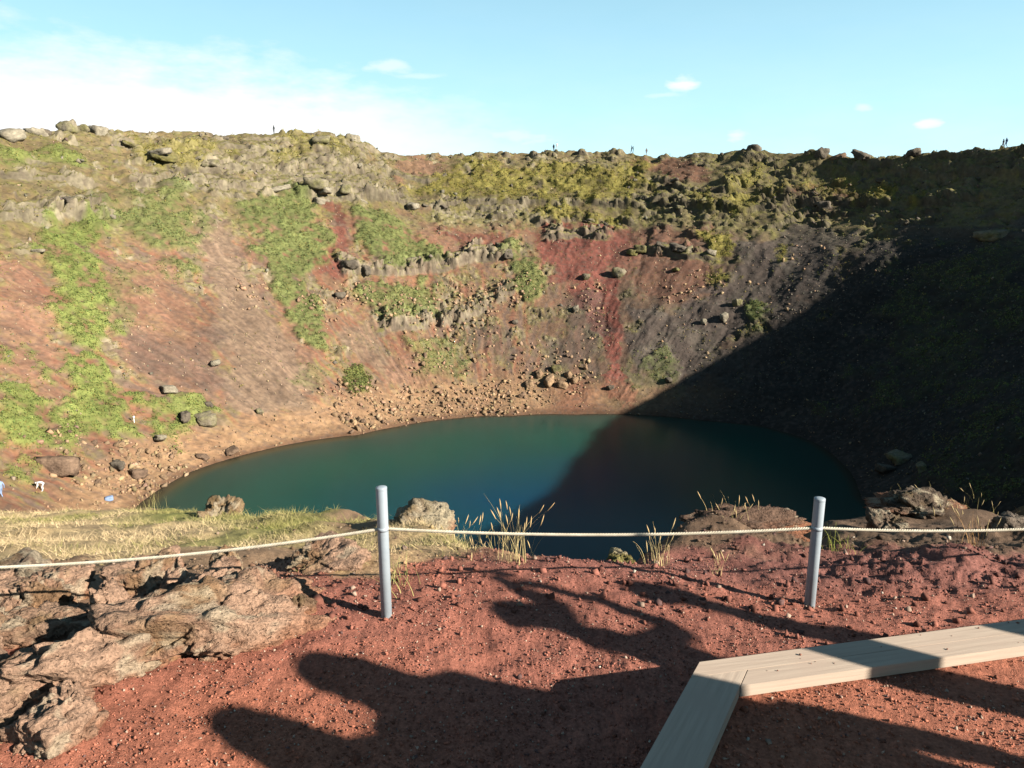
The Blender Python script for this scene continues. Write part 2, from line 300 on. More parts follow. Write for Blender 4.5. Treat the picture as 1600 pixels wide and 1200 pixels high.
BOULDERS = [   # azimuth, height, width in metres, height ratio, label, tone
    (67.79, -8.38, 3.10, 0.90, 'grey mossy boulder standing alone on the red scree, the largest there', 'grey'),
    (65.02, -3.61, 3.46, 0.70, 'mossy boulder beside its twin high on the dark red scree', 'moss'),
    (66.56, -4.36, 2.39, 0.90, 'yellow-green mossy boulder just downslope of its twin', 'moss'),
    (74.07, -9.13, 1.94, 0.80, 'small dark boulder low in the middle of the red scree', 'grey'),
    (56.16, -3.94, 2.83, 0.70, 'grey block at the right end of the low ledge in the brown scree', 'grey'),
    (58.40, -3.65, 3.39, 0.50, 'flat dark slab leaning on the low ledge in the brown scree', 'dark'),
    (56.84, -7.29, 1.77, 0.50, 'small yellow lichened rock alone in the brown scree', 'moss'),
    (52.37, -4.12, 2.55, 0.60, 'pale block below the yellow mossy streak', 'pale'),
    (129.64, -11.45, 2.58, 0.70, 'dark grey boulder among tan blocks left of the green patch', 'dark'),
    (107.36, 4.93, 2.85, 0.70, 'pale slanting boulder on the upper slope above the green gully', 'pale'),
    (177.42, -25.10, 3.38, 0.75, 'large rounded grey boulder by the left end of the beach', 'grey'),
    (180.02, -24.56, 2.09, 0.90, 'dark boulder leaning beside the large rounded one by the beach', 'dark'),
    (173.85, -23.44, 1.27, 0.90, 'small dark round boulder just above the large rounded pair', 'dark'),
    (202.64, -24.52, 3.05, 0.80, 'big brown angular boulder above the shore path', 'brown'),
    (176.25, -20.95, 2.67, 0.50, 'flat pale rock at the top of the small green apron', 'pale'),
    (165.56, -18.85, 1.92, 0.60, 'pale rock on the brown scree above the small green apron', 'pale'),
    (42.63, -15.19, 1.85, 1.10, 'upright pale stone on the dark scree near the shadow edge', 'pale'),
    (45.88, -15.63, 1.52, 0.90, 'small pale stone on the dark scree left of the upright one', 'pale'),
    (42.30, -12.80, 1.64, 1.20, 'upright grey stone above the green clump by the shadow edge', 'grey'),
    (83.65, -25.78, 1.79, 0.90, 'tan block at the left end of the boulder cluster on the beach', 'tan'),
    (81.06, -24.51, 1.81, 0.90, 'tan block at the top left of the boulder cluster on the beach', 'tan'),
    (77.22, -25.54, 2.02, 0.80, 'grey-tan block in the middle of the boulder cluster on the beach', 'tan'),
    (72.23, -26.02, 2.23, 0.70, 'long tan block at the foot of the boulder cluster on the beach', 'tan'),
    (71.60, -24.68, 1.58, 0.90, 'tan block at the upper right of the boulder cluster on the beach', 'tan'),
    (68.93, -25.51, 1.57, 1.00, 'tan upright block at the right end of the boulder cluster on the beach', 'tan'),
    (75.69, -23.78, 2.51, 0.70, 'mossy topped block capping the boulder cluster on the beach', 'moss'),
    (57.55, -26.20, 1.43, 0.90, 'dark block at the foot of the red chute', 'dark'),
    (124.38, -7.19, 2.70, 0.80, 'dark square crag block at the left end of the white ledge', 'dark'),
    (121.49, -7.57, 2.47, 0.90, 'dark brown crag block beside the left end of the white ledge', 'dark'),
    (123.72, 7.65, 3.77, 0.70, 'grey overhanging crag above the head of the left red chute', 'grey'),
    (118.74, 7.80, 3.02, 0.90, 'grey overhanging crag right of the left red chute', 'grey'),
    (168.19, -25.24, 1.31, 0.90, 'pair of small grey stones at the foot of the grey scree', 'grey'),
    (44.46, -24.85, 1.54, 0.70, 'dark stone at the edge of the shadow on the far beach', 'dark'),
    (196.33, -27.68, 2.60, 0.60, 'brown flat block in the rubble above the lake corner', 'brown'),
    (196.52, -26.66, 1.96, 0.80, 'dark brown block in the rubble above the lake corner', 'dark'),
    (181.61, -28.46, 2.26, 0.40, 'flat brown slab at the water edge of the left beach', 'brown'),
    (185.93, -28.29, 1.68, 0.50, 'brown slab on the left beach near the water', 'brown'),
    (186.47, -25.69, 1.82, 0.50, 'pale flat slab on the bank above the left beach', 'pale'),
    (191.77, -25.06, 1.73, 0.50, 'tan slab lying at the foot of the green bank', 'tan'),
    (89.16, -16.59, 1.46, 0.80, 'small dark rock left of the red chute in mid slope', 'dark'),
    (74.53, -14.28, 1.49, 1.00, 'white-edged stone beside the top of the red chute stripe', 'pale'),
    (41.61, 7.75, 3.37, 0.80, 'dark crag block in the ledge at the top of the dark scree', 'dark'),
    (-15.33, -27.58, 2.31, 0.70, 'black boulder in shade at the right end of the lake', 'dark'),
    (-12.71, -26.51, 2.82, 0.60, 'dim grey slab in shade on the right shore', 'grey'),
    (-19.62, -25.68, 1.75, 0.80, 'dim grey block in shade on the right shore', 'grey'),
    (16.64, 0.77, 3.47, 0.60, 'grey crag in shade below the right rim', 'grey'),
]
RIM_ROCKS = [
    (156.16, 15.88, 6.75, 0.50, 'long pale rock slab ending at the left edge of the rim', 'pale'),
    (153.29, 17.21, 5.11, 0.60, 'pale fractured rock slab on the left rim beside the round boulders', 'pale'),
    (149.90, 17.99, 4.32, 0.90, 'round grey boulder on the left rim, tallest on the skyline there', 'grey'),
    (148.33, 18.09, 2.92, 1.00, 'grey boulder close beside the tallest one on the left rim', 'grey'),
    (146.69, 17.74, 4.20, 0.80, 'pale blocky boulder at the right end of the left rim group', 'pale'),
    (152.47, 16.35, 2.33, 0.80, 'small dark boulder wedged in the left rim group', 'dark'),
    (119.64, 21.79, 3.90, 0.50, 'dark rock on the high hump of the rim', 'dark'),
    (114.04, 20.43, 3.38, 1.00, 'grey rock tooth on the slope right of the high hump', 'grey'),
    (113.34, 18.76, 4.56, 0.90, 'leaning pale crag on the slope right of the high hump', 'pale'),
    (54.90, 17.88, 5.28, 0.70, 'dark crag crowning the right hump of the rim', 'dark'),
    (45.80, 16.52, 3.89, 0.80, 'dark squarish crag on the right rim skyline', 'dark'),
    (43.64, 15.65, 3.56, 0.60, 'low brown crag right of the squarish one on the rim', 'brown'),
    (40.70, 14.66, 3.75, 0.50, 'low dark crag in the dip of the right rim', 'dark'),
    (34.75, 14.44, 4.31, 0.50, 'dark flat crag on the right rim rising toward the walkers', 'dark'),
]
WALKERS = [
    (124.23, 'walker in dark clothes alone on the far rim above the grey crags', 'dark', 'grey'),
    (83.69, 'walker in dark clothes, the darker of the pair on the middle of the rim', 'dark', 'black'),
    (83.35, 'walker in pale clothes beside a darker one on the middle of the rim', 'pale', 'grey'),
    (72.30, 'dark walker leaning forward, nearer the hump, of the pair left of the dip', 'dark', 'black'),
    (71.92, 'dark teal clad walker right behind another, left of the dip', 'teal', 'black'),
    (69.94, 'walker in grey brown alone in the dip of the rim', 'brown', 'grey'),
    (25.14, 'walker in grey on the right rim, ahead of a blue clad one', 'grey', 'blue'),
    (24.81, 'walker in blue with a rucksack on the right rim', 'blue', 'grey'),
]
SHORE_SPOTS = [
    (212.12, -23.57, 'visitor in a blue and white top walking the shore path'),
    (207.63, -25.01, 'visitor in a white shirt bending over by dark rocks on the shore path'),
    (185.93, -23.37, 'white'),
    (204.58, -27.96, 'blue'),
]
NEAR_POINTS = [
    (-1.16,2.45,-0.280), (-0.51,2.56,-0.280), (0.00,3.02,-0.280), (-0.62,3.23,-0.280), (1.51,3.34,-0.280), (0.00,3.50,-0.280), (1.00,3.44,-0.280),
    (2.00,3.44,-0.280), (2.58,3.37,-0.280), (-0.92,2.24,-0.280), (0.00,2.38,-0.280), (-0.33,3.44,-0.280), (-1.57,2.20,-0.240), (-2.06,2.56,-0.280),
    (-1.50,3.05,-0.300), (-1.95,3.33,-0.330), (0.00,0.00,-0.280), (1.50,0.50,-0.280), (3.00,1.00,-0.280), (3.00,-2.00,-0.280), (-2.00,-2.00,-0.280),
    (-2.00,0.00,-0.280), (-4.00,1.00,-0.300), (0.00,-4.00,-0.280), (5.00,1.00,-0.280), (6.00,3.00,-0.200), (4.00,3.00,-0.240), (-6.00,-2.00,-0.300),
    (-6.00,2.00,-0.500), (-0.38,3.95,-0.374), (-0.15,3.85,-0.316), (0.25,3.80,-0.283), (0.58,3.80,-0.291), (0.90,3.90,-0.341), (1.04,4.20,-0.442),
    (1.56,4.70,-0.445), (1.96,4.80,-0.567), (2.20,4.35,-0.488), (2.69,4.70,-0.589), (3.26,4.90,-0.632), (3.58,4.70,-0.589), (3.82,6.40,-1.185),
    (4.29,6.50,-1.123), (4.64,6.20,-1.098), (-3.39,4.40,-0.691), (-5.33,7.00,-1.646), (-9.06,12.00,-3.427), (-12.05,16.00,-4.878), (-3.36,5.40,-1.015),
    (-8.58,14.00,-4.181), (-2.67,5.60,-1.054), (-4.26,9.00,-2.252), (-8.20,15.00,-4.549), (-3.40,9.00,-2.225), (-2.81,8.50,-1.961), (-1.63,7.50,-1.520),
    (-1.54,5.40,-0.904), (-1.91,5.00,-0.832), (-0.77,4.00,-0.378), (-0.67,4.40,-0.494), (-0.74,5.20,-0.715), (-0.46,4.80,-0.616), (-0.21,4.40,-0.440),
    (-0.06,4.00,-0.345), (-0.88,6.20,-1.054), (-1.37,6.00,-1.059), (8.00,3.00,-0.200), (9.00,-3.00,-0.280), (-9.00,-3.00,-0.300), (-12.00,6.00,-1.500),
    (-16.00,12.00,-3.600), (7.00,6.00,-0.900),
]
LAVA = [   # label, ends of the near foot, depth, height, seed
    (('big rounded tan lava block nearest the left post', (-1.54, 2.48), (-0.66, 3.40), 0.72, 0.24, 11), {'tilt': (0.16, 0.08), 'crack': 0.16}),
    (('long pale lava ridge with a dark cleft before the big block', (-1.91, 2.36), (-1.37, 3.05), 0.46, 0.25, 12), {'tilt': (0.25, 0.06), 'crack': 0.16}),
    (('low pale lava slab at the bottom of the outcrop', (-1.63, 2.17), (-1.47, 2.54), 0.30, 0.15, 13), {'tilt': (0.2, 0.05)}),
    (('low reddish lava slab cut by the corner of the view', (-1.98, 2.17), (-1.70, 2.38), 0.40, 0.15, 14), {}),
    (('dark brown stone tucked at the foot of the big block', (-1.10, 3.18), (-0.94, 3.28), 0.14, 0.11, 15), {'sub': 5, 'tone': (0.17, 0.105, 0.065)}),
    (('tan lava hump behind the pale ridge, left of the big block', (-1.51, 3.11), (-1.24, 3.49), 0.40, 0.20, 16), {}),
    (('rough reddish lava hump at the left, behind the pale ridge', (-2.41, 2.84), (-1.97, 3.11), 0.35, 0.14, 17), {'tone': (0.27, 0.17, 0.115)}),
    (('grey lichened lava block at the left, farther back', (-2.77, 3.31), (-2.27, 3.44), 0.50, 0.22, 18), {}),
    (('small pale lava stone in the hollow behind the outcrop', (-2.00, 3.19), (-1.89, 3.31), 0.22, 0.20, 19), {'sub': 5}),
    (('broad tan lava hump with a pale top under the left rope', (-2.26, 3.60), (-1.86, 3.78), 0.60, 0.22, 20), {}),
    (('angular tan lava block under the sagging left rope', (-1.74, 3.84), (-1.55, 3.94), 0.30, 0.18, 21), {'sub': 5}),
    (('rough lava crest behind the big block by the left post', (-1.37, 3.76), (-0.84, 3.80), 0.40, 0.16, 22), {}),
    (('low dark lava slab at the left edge below the dry grass', (-3.26, 4.03), (-2.90, 4.07), 0.40, 0.14, 23), {'sub': 5, 'tone': (0.2, 0.14, 0.1)}),
    (('broad lava hump beyond the left end of the pale ridge', (-3.3, 2.5), (-2.2, 2.35), 0.80, 0.22, 32), {}),
    (('lava hump under the rope beyond the left edge of the view', (-4.0, 3.4), (-2.9, 3.2), 0.80, 0.20, 33), {}),
    (('small pale lava stones beside the dark hollow', (-1.90, 3.51), (-1.75, 3.56), 0.20, 0.14, 24), {'sub': 5}),
    (('pale lichened rock on the brink right of the left post', (-1.09, 5.60), (-0.40, 5.60), 0.80, 0.17, 25), {'tilt': (0, 0.16), 'tone': (0.34, 0.28, 0.19), 'group': 'rocks on the brink', 'crack': 0.16}),
    (('brown rock knoll on the lake side of the dry grass', (-4.73, 9.60), (-3.94, 9.60), 1.00, 0.56, 26), {'tone': (0.24, 0.165, 0.095), 'rough': 0.2, 'crack': 0.16, 'group': 'rocks on the brink'}),
    (('small yellow mossy rock on the brink, middle of the lake', (0.55, 3.95), (0.77, 3.95), 0.22, 0.15, 27), {'sub': 5, 'tone': (0.2, 0.17, 0.06), 'group': 'rocks on the brink'}),
    (('dark earthy knoll left of the right post', (1.12, 4.60), (2.34, 4.60), 0.60, 0.13, 28), {'tone': (0.14, 0.085, 0.06), 'group': 'rocks on the brink', 'rough': 0.2, 'facets': 26}),
    (('dark lichened rock knoll right of the right post', (3.56, 6.40), (4.78, 6.40), 1.00, 0.20, 29), {'tone': (0.11, 0.08, 0.058), 'group': 'rocks on the brink', 'rough': 0.2, 'facets': 26}),
    (('small dark rock before the lichened knoll at the right', (3.03, 5.60), (3.41, 5.60), 0.40, 0.20, 30), {'sub': 5, 'tone': (0.15, 0.11, 0.08), 'group': 'rocks on the brink'}),
    (('grey stone on the brink at the right edge', (3.79, 5.20), (4.16, 5.20), 0.40, 0.14, 31), {'sub': 5, 'tone': (0.18, 0.14, 0.11), 'group': 'rocks on the brink'}),
]
TUFTS = [
    (('tall seeding grass tuft left of the lake gap, leaning over the rope', 0.04, 3.90, 46, 0.36, 0.060, 1), {}),
    (('thin grass tuft right of the yellow mossy rock on the brink', 0.87, 3.95, 26, 0.24, 0.045, 2), {}),
    (('pale green grass tuft at the foot of the left post', -0.63, 3.58, 60, 0.16, 0.060, 3), {'tone': (0.34, 0.32, 0.12), 'heads': False, 'lean': 0.5}),
    (('orange dry grass tuft below the right rope', 2.96, 4.30, 30, 0.26, 0.060, 4), {'tone': (0.4, 0.22, 0.09)}),
    (('wispy grass on top of the earthy knoll left of the right post', 1.62, 4.90, 36, 0.14, 0.100, 5), {}),
    (('wispy straw on the crown of the lichened knoll at the right', 4.57, 6.90, 70, 0.15, 0.280, 10), {'tone': (0.34, 0.28, 0.12), 'lean': 0.4}),
    (('leafy green tuft just right of the right post', 2.07, 4.30, 50, 0.16, 0.070, 6), {'tone': (0.26, 0.27, 0.06), 'heads': False, 'lean': 0.5}),
    (('small dry tuft on the red brink below the earthy knoll', 1.20, 3.80, 20, 0.13, 0.030, 7), {}),
    (('dry grass tuft right of the pale lichened rock', -0.26, 4.20, 60, 0.15, 0.120, 8), {'tone': (0.36, 0.31, 0.13), 'lean': 0.4}),
    (('single pale grass stalks beside the left end of the knoll', -5.81, 11.00, 24, 0.50, 0.100, 9), {'tone': (0.4, 0.36, 0.14)}),
]
POSTS = [   # label, x, y, height, rope height
    ('steel rope post beside the big lava block, left of two in view', -.618, 3.235, .675, .465),
    ('steel rope post by the earthy knoll, right of two in view', 1.508, 3.340, .590, .435),
    ('steel rope post out of view at the left end of the rope', -2.85, 3.05, .62, .42),
    ('steel rope post out of view at the right end of the rope', 3.70, 3.55, .62, .42),
]
ROPES = [('rope sagging over the lava rocks to the left post', 2, 0, .05), ('pale twisted rope sagging between the two steel posts', 0, 1, .035), ('pale twisted rope running right from the right post', 1, 3, .05)]
SIGHTSEERS = [
    ('person in a dark hooded coat on the terrace right of the view, the nearest one', 2.50, .48, .9, 'coat', 'dark', 'blue', .98),
    ('person in a red hooded coat right of the view, behind the nearest one', 2.73, .86, .9, 'coat', 'red', 'dark', .98),
    ('person holding up a camera at the terrace edge right of the view', 3.51, 1.30, -.35, 'photo', 'blue', 'black', .98),
    ('person in a grey coat at the terrace edge, farthest along to the right', 4.29, 1.47, -.5, 'stand', 'grey', 'dark', 1.0),
    ('person in a brown coat on the terrace, behind the one in the dark coat', 3.19, .42, 1.1, 'coat', 'brown', 'dark', 1.0),
    ('person in a pale coat on the terrace, between the red coat and the camera', 3.30, .72, .9, 'coat', 'pale', 'black', .90),
]

# ---------------------------------------------------------------- scene helpers
random.seed(4)
rng = np.random.default_rng(7)

def mesh_np(name, V, Fs, col=None, mats=(), smoothf=False):
    """V (n,3); Fs an (m,k) index array or list of such; col (n,3) base colour per vertex"""
    V = np.asarray(V, np.float32)
    if not isinstance(Fs, (list, tuple)): Fs = [Fs]
    Fs = [np.asarray(f, np.int32) for f in Fs if len(f)]
    me = bpy.data.meshes.new(name)
    me.vertices.add(len(V)); me.vertices.foreach_set('co', V.ravel())
    idx = np.concatenate([f.ravel() for f in Fs]); me.loops.add(len(idx)); me.loops.foreach_set('vertex_index', idx)
    tot = np.concatenate([np.full(len(f), f.shape[1], np.int32) for f in Fs])
    st = np.concatenate([[0], np.cumsum(tot)[:-1]]).astype(np.int32)
    me.polygons.add(len(tot)); me.polygons.foreach_set('loop_start', st); me.polygons.foreach_set('loop_total', tot)
    if smoothf: me.polygons.foreach_set('use_smooth', np.ones(len(tot), bool))
    if col is not None:
        a = me.color_attributes.new('Col', 'FLOAT_COLOR', 'POINT')
        c = np.ones((len(V), 4), np.float32); c[:, :3] = np.clip(col, 0, 1); a.data.foreach_set('color', c.ravel())
    for m in mats: me.materials.append(m)
    me.update(calc_edges=True)
    return me

def tag(o, label=None, cat=None, group=None, kind=None):
    for k, v in (('label', label), ('category', cat), ('group', group), ('kind', kind)):
        if v: o[k] = v
    return o

def put(name, me, parent=None, loc=(0, 0, 0), rot=(0, 0, 0), scale=(1, 1, 1)):
    o = bpy.data.objects.new(name, me); COL.objects.link(o)
    if parent: o.parent = parent
    o.location = loc; o.rotation_euler = rot; o.scale = scale
    return o

def empty(name, loc=(0, 0, 0), rot=(0, 0, 0)):
    return put(name, None, None, loc, rot)

def mat_new(name):
    m = bpy.data.materials.new(name); m.use_nodes = True
    nt = m.node_tree; return m, nt.nodes, nt.links, nt.nodes['Principled BSDF']

ALB = 0.72      # all surface colours below are set for an exposure half a stop lower

def earth_mat(name, fine=6.0, amount=0.35, bump=0.15, bumpscale=8.0, rough=0.95, attr=True, base=(0.3, 0.2, 0.1), base2=None, coords='Object', spec=0.15):
    """colour from the mesh's own 'Col' (or two mixed colours), broken by fine noise, with fine relief"""
    m, n, l, b = mat_new(name)
    t = n.new('ShaderNodeTexCoord'); v = t.outputs[coords]
    def noise(scale, det=5, rg=0.62):
        x = n.new('ShaderNodeTexNoise'); x.inputs['Scale'].default_value = scale; x.inputs['Detail'].default_value = det; x.inputs['Roughness'].default_value = rg
        l.new(v, x.inputs['Vector']); return x.outputs['Fac']
    if attr:
        a = n.new('ShaderNodeVertexColor'); a.layer_name = 'Col'; c = a.outputs['Color']
    else:
        mx = n.new('ShaderNodeMix'); mx.data_type = 'RGBA'
        mr = n.new('ShaderNodeMapRange'); mr.inputs['From Min'].default_value = 0.38; mr.inputs['From Max'].default_value = 0.62
        l.new(noise(fine * 0.22), mr.inputs['Value']); l.new(mr.outputs[0], mx.inputs['Factor'])
        mx.inputs[6].default_value = (*base, 1); mx.inputs[7].default_value = (*(base2 or base), 1); c = mx.outputs[2]
    mr = n.new('ShaderNodeMapRange'); mr.inputs['From Min'].default_value = 0.25; mr.inputs['From Max'].default_value = 0.75
    mr.inputs['To Min'].default_value = (1 - amount) * ALB; mr.inputs['To Max'].default_value = (1 + amount) * ALB
    l.new(noise(fine), mr.inputs['Value'])
    mu = n.new('ShaderNodeMix'); mu.data_type = 'RGBA'; mu.blend_type = 'MULTIPLY'; mu.inputs['Factor'].default_value = 1
    l.new(c, mu.inputs[6]); cc = n.new('ShaderNodeCombineColor')
    for i in range(3): l.new(mr.outputs[0], cc.inputs[i])
    l.new(cc.outputs[0], mu.inputs[7]); l.new(mu.outputs[2], b.inputs['Base Color'])
    if bump:
        bp = n.new('ShaderNodeBump'); bp.inputs['Strength'].default_value = 1.0; bp.inputs['Distance'].default_value = bump
        l.new(noise(bumpscale, 6, 0.65), bp.inputs['Height']); l.new(bp.outputs[0], b.inputs['Normal'])
    b.inputs['Roughness'].default_value = rough; b.inputs['Specular IOR Level'].default_value = spec
    return m

def plain_mat(name, col, rough=0.7, metal=0.0, spec=0.3, var=0.0, scale=20):
    if var: return earth_mat(name, fine=scale, amount=var, bump=0, attr=False, base=col, base2=tuple(c * (1 - var) for c in col), rough=rough, spec=spec)
    m, n, l, b = mat_new(name)
    b.inputs['Base Color'].default_value = tuple(c * ALB for c in col) + (1,); b.inputs['Roughness'].default_value = rough
    b.inputs['Metallic'].default_value = metal; b.inputs['Specular IOR Level'].default_value = spec
    return m

M_WALL = earth_mat('crater_earth', fine=1.4, amount=0.30, bump=0.10, bumpscale=2.5, spec=0.1)
M_NEAR = earth_mat('red_scoria', fine=70, amount=0.5, bump=0.007, bumpscale=130, spec=0.12)
M_BITS = earth_mat('loose_stones', fine=50, amount=0.3, bump=0, spec=0.15)
M_LEAF = earth_mat('leaves', fine=3, amount=0.25, bump=0, spec=0.1)
M_LAVA = earth_mat('lava_rock', fine=60, amount=0.5, bump=0.022, bumpscale=60, spec=0.12)
_nt = M_LAVA.node_tree; _b = _nt.nodes['Principled BSDF']; _old = [k for k in _nt.links if k.to_socket == _b.inputs['Normal']][0].from_socket
_tc = _nt.nodes.new('ShaderNodeTexCoord'); _vo = _nt.nodes.new('ShaderNodeTexVoronoi'); _vo.inputs['Scale'].default_value = 48; _nt.links.new(_tc.outputs['Object'], _vo.inputs['Vector'])
_mr = _nt.nodes.new('ShaderNodeMapRange'); _mr.inputs['From Min'].default_value = .05; _mr.inputs['From Max'].default_value = .38; _nt.links.new(_vo.outputs['Distance'], _mr.inputs['Value'])
_bp = _nt.nodes.new('ShaderNodeBump'); _bp.inputs['Distance'].default_value = .007; _nt.links.new(_mr.outputs[0], _bp.inputs['Height']); _nt.links.new(_old, _bp.inputs['Normal']); _nt.links.new(_bp.outputs[0], _b.inputs['Normal'])
M_FARROCK = {k: earth_mat('far_rock_' + k, fine=3.2, amount=0.5, bump=0.22, bumpscale=2.6, attr=False, base=a, base2=b, spec=0.1) for k, a, b in (
    ('grey', (.16, .135, .10), (.115, .105, .05)), ('moss', (.135, .12, .04), (.08, .07, .04)), ('dark', (.115, .095, .072), (.06, .05, .04)),
    ('pale', (.21, .185, .14), (.14, .12, .09)), ('brown', (.15, .10, .068), (.09, .06, .043)), ('tan', (.235, .155, .092), (.15, .10, .064)))}

def quads(ni, nj):
    i, j = np.meshgrid(np.arange(ni - 1), np.arange(nj - 1), indexing='ij')
    a = i * nj + j
    return np.stack([a, a + 1, a + nj + 1, a + nj], -1).reshape(-1, 4)

# ---------------------------------------------------------------- near ground: the gravel shelf, the brink and the grassy spur
def sd_poly(x, y, pts):
    """signed distance (positive inside) to a polygon"""
    d = np.full(x.shape, 1e9); ins = np.zeros(x.shape, bool)
    n = len(pts)
    for i in range(n):
        (x0, y0), (x1, y1) = pts[i], pts[(i + 1) % n]
        ex, ey = x1 - x0, y1 - y0; L = ex * ex + ey * ey + 1e-12
        t = np.clip(((x - x0) * ex + (y - y0) * ey) / L, 0, 1)
        d = np.minimum(d, (x - x0 - t * ex) ** 2 + (y - y0 - t * ey) ** 2)
        cond = ((y0 > y) != (y1 > y))
        with np.errstate(divide='ignore', invalid='ignore'):
            ins ^= cond & (x < ex * (y - y0) / (y1 - y0 if y1 != y0 else 1e-12) + x0)
    d = np.sqrt(d)
    return np.where(ins, d, -d)

BRINK = [(-30, -20), (-30, 16), (-20, 17), (-12, 16.2), (-8.2, 15.2), (-6, 12.6), (-4.3, 9.4), (-3.1, 8.8), (-1.9, 8.0), (-1.2, 6.6), (-.75, 5.4), (-.3, 4.3), (-.05, 4.0), (.25, 3.85), (.6, 3.83),
         (.88, 3.95), (1.02, 4.4), (1.5, 4.9), (1.85, 4.75), (2.1, 4.4), (2.5, 4.5), (2.8, 5.6), (3.2, 6.7), (3.8, 6.9), (5, 6.7), (8, 6.5), (14, 6), (30, 4), (30, -20)]
NP_ = np.array(NEAR_POINTS)
def _tps():
    P = NP_[:, :2]; n = len(P)
    d = np.linalg.norm(P[:, None] - P[None], axis=2); K = np.where(d > 0, d * d * np.log(d + 1e-9), 0) + np.eye(n) * 0.05
    A = np.zeros((n + 3, n + 3)); A[:n, :n] = K; A[:n, n] = 1; A[:n, n + 1:] = P; A[n, :n] = 1; A[n + 1:, :n] = P.T
    return np.linalg.solve(A, np.concatenate([NP_[:, 2], [0, 0, 0]]))
_W = _tps()
def near_base(x, y):
    x = np.asarray(x, float); y = np.asarray(y, float)
    o = _W[-3] + _W[-2] * x + _W[-1] * y
    for (px, py, _), w in zip(NEAR_POINTS, _W[:-3]):
        d2 = (x - px) ** 2 + (y - py) ** 2 + 1e-12
        o = o + w * 0.5 * d2 * np.log(d2)
    # beyond the brink the ground breaks away
    o = np.clip(o, -5.5, .1)
    sh = x.shape; b = -sd_poly(x.ravel(), y.ravel(), BRINK).reshape(sh)
    return o - 1.25 * np.maximum(0, b) * smooth(-.05, .5, b)

# terrace edging: plank centre lines (near one runs past the photographer's feet, far one off to the right)
A_PT, A_DIR = np.array((.386, 1.882)), np.array((.5035, .864))
B_PT, B_DIR = np.array((.7034, 2.426)), np.array((.978, .207))
PW = 0.166
def terrace_d(x, y):
    n1 = (A_DIR[1], -A_DIR[0]); n2 = (B_DIR[1], -B_DIR[0])
    d1 = (x - A_PT[0]) * n1[0] + (y - A_PT[1]) * n1[1] - PW / 2
    d2 = (x - B_PT[0]) * n2[0] + (y - B_PT[1]) * n2[1] - PW / 2
    return np.minimum(d1, d2)

def near_z(x, y, detail=True):
    x = np.asarray(x, float); y = np.asarray(y, float)
    th, r = crater_xy(x, y)
    H = crater_z(th, r)
    d = np.hypot(x, y)
    g = near_base(x, y)
    back = smooth(-1.5, -6, y) ; g = g * (1 - back) + (-.3) * back
    g = np.maximum(g, H - 2.0)
    k = smooth(17, 26, d)
    z = g * (1 - k) + (H - 0.6) * k
    ins = smooth(-.055, .055, terrace_d(x, y))
    if detail:
        rough = smooth(3.6, 5.0, y + 0.25 * np.abs(x - .4)) 
        right = smooth(1.1, 1.9, x) * smooth(3.2, 3.7, y) * smooth(7, 5, y)
        z = z + (0.015 + 0.10 * rough) * fbm(x * .9, y * .9, 0, 3, 3) + 0.018 * fbm(x * 5, y * 5, 0, 3, 5) * (1 - .6 * ins)
        z = z + right * (.05 * fbm(x * 2.5, y * 2.5, 1, 3, 8) + .03 * ridged(x * 9, y * 9, 2, 4, 12))
        z = z + 0.006 * ridged(x * 22, y * 22, 0, 2, 31) + .004 * perlin(x * 70, y * 70, 0, 41)
    # behind the camera the rim is a trodden flat
    zi = -.05 + (0.006 * fbm(x * 6, y * 6, 0, 3, 2) + 0.005 * ridged(x * 25, y * 25, 0, 2, 31) + .003 * perlin(x * 70, y * 70, 0, 41) if detail else 0)
    return z * (1 - ins) + zi * ins if d.size else z

fine_a = np.arange(-43, 43.01, 0.14); mid_a = np.arange(43.4, 66, .45); coarse_a = np.arange(68, 292.1, 3.0)
ang = np.radians(np.concatenate([fine_a, mid_a, coarse_a, -mid_a[::-1]]))
ang = np.concatenate([ang, [ang[0] + 2 * math.pi]])
rad = [0.0, .25, .5, .7]
while rad[-1] < 30: rad.append(rad[-1] * 1.0072)
rad = np.array(rad)
AA, RR = np.meshgrid(ang, rad, indexing='ij')
nx, ny = RR * np.sin(AA), RR * np.cos(AA)
nzv = near_z(nx.ravel(), ny.ravel()).reshape(nx.shape)

DRY = [(-20, 8), (-8, 6.6), (-5.2, 5.6), (-3.2, 5.0), (-2.3, 5.2), (-1.6, 5.9), (-1.7, 7.6), (-3.0, 9.4), (-6, 13), (-14, 19), (-24, 22)]
BRINK_GRASS = [(-1.0, 3.75), (-.62, 3.9), (-.3, 4.0), (-.02, 4.0), (0, 4.5), (-.4, 6.0), (-1.0, 6.4), (-1.3, 5.2)]
def dry_w(x, y):
    w = smooth(-.5, .5, sd_poly(x, y, DRY) + .9 * fbm(x * .8, y * .8, 3, 3, 51))
    w2 = smooth(-.15, .15, sd_poly(x, y, BRINK_GRASS) + .35 * fbm(x * 2.2, y * 2.2, 3, 3, 52))
    return np.maximum(w, w2 * .85)

def fringe(x, y):
    return .9 * smooth(1.3, .3, sd_poly(x, y, BRINK) + .4 * fbm(x, y, 2, 2, 53)) * smooth(-.9, -1.5, x)

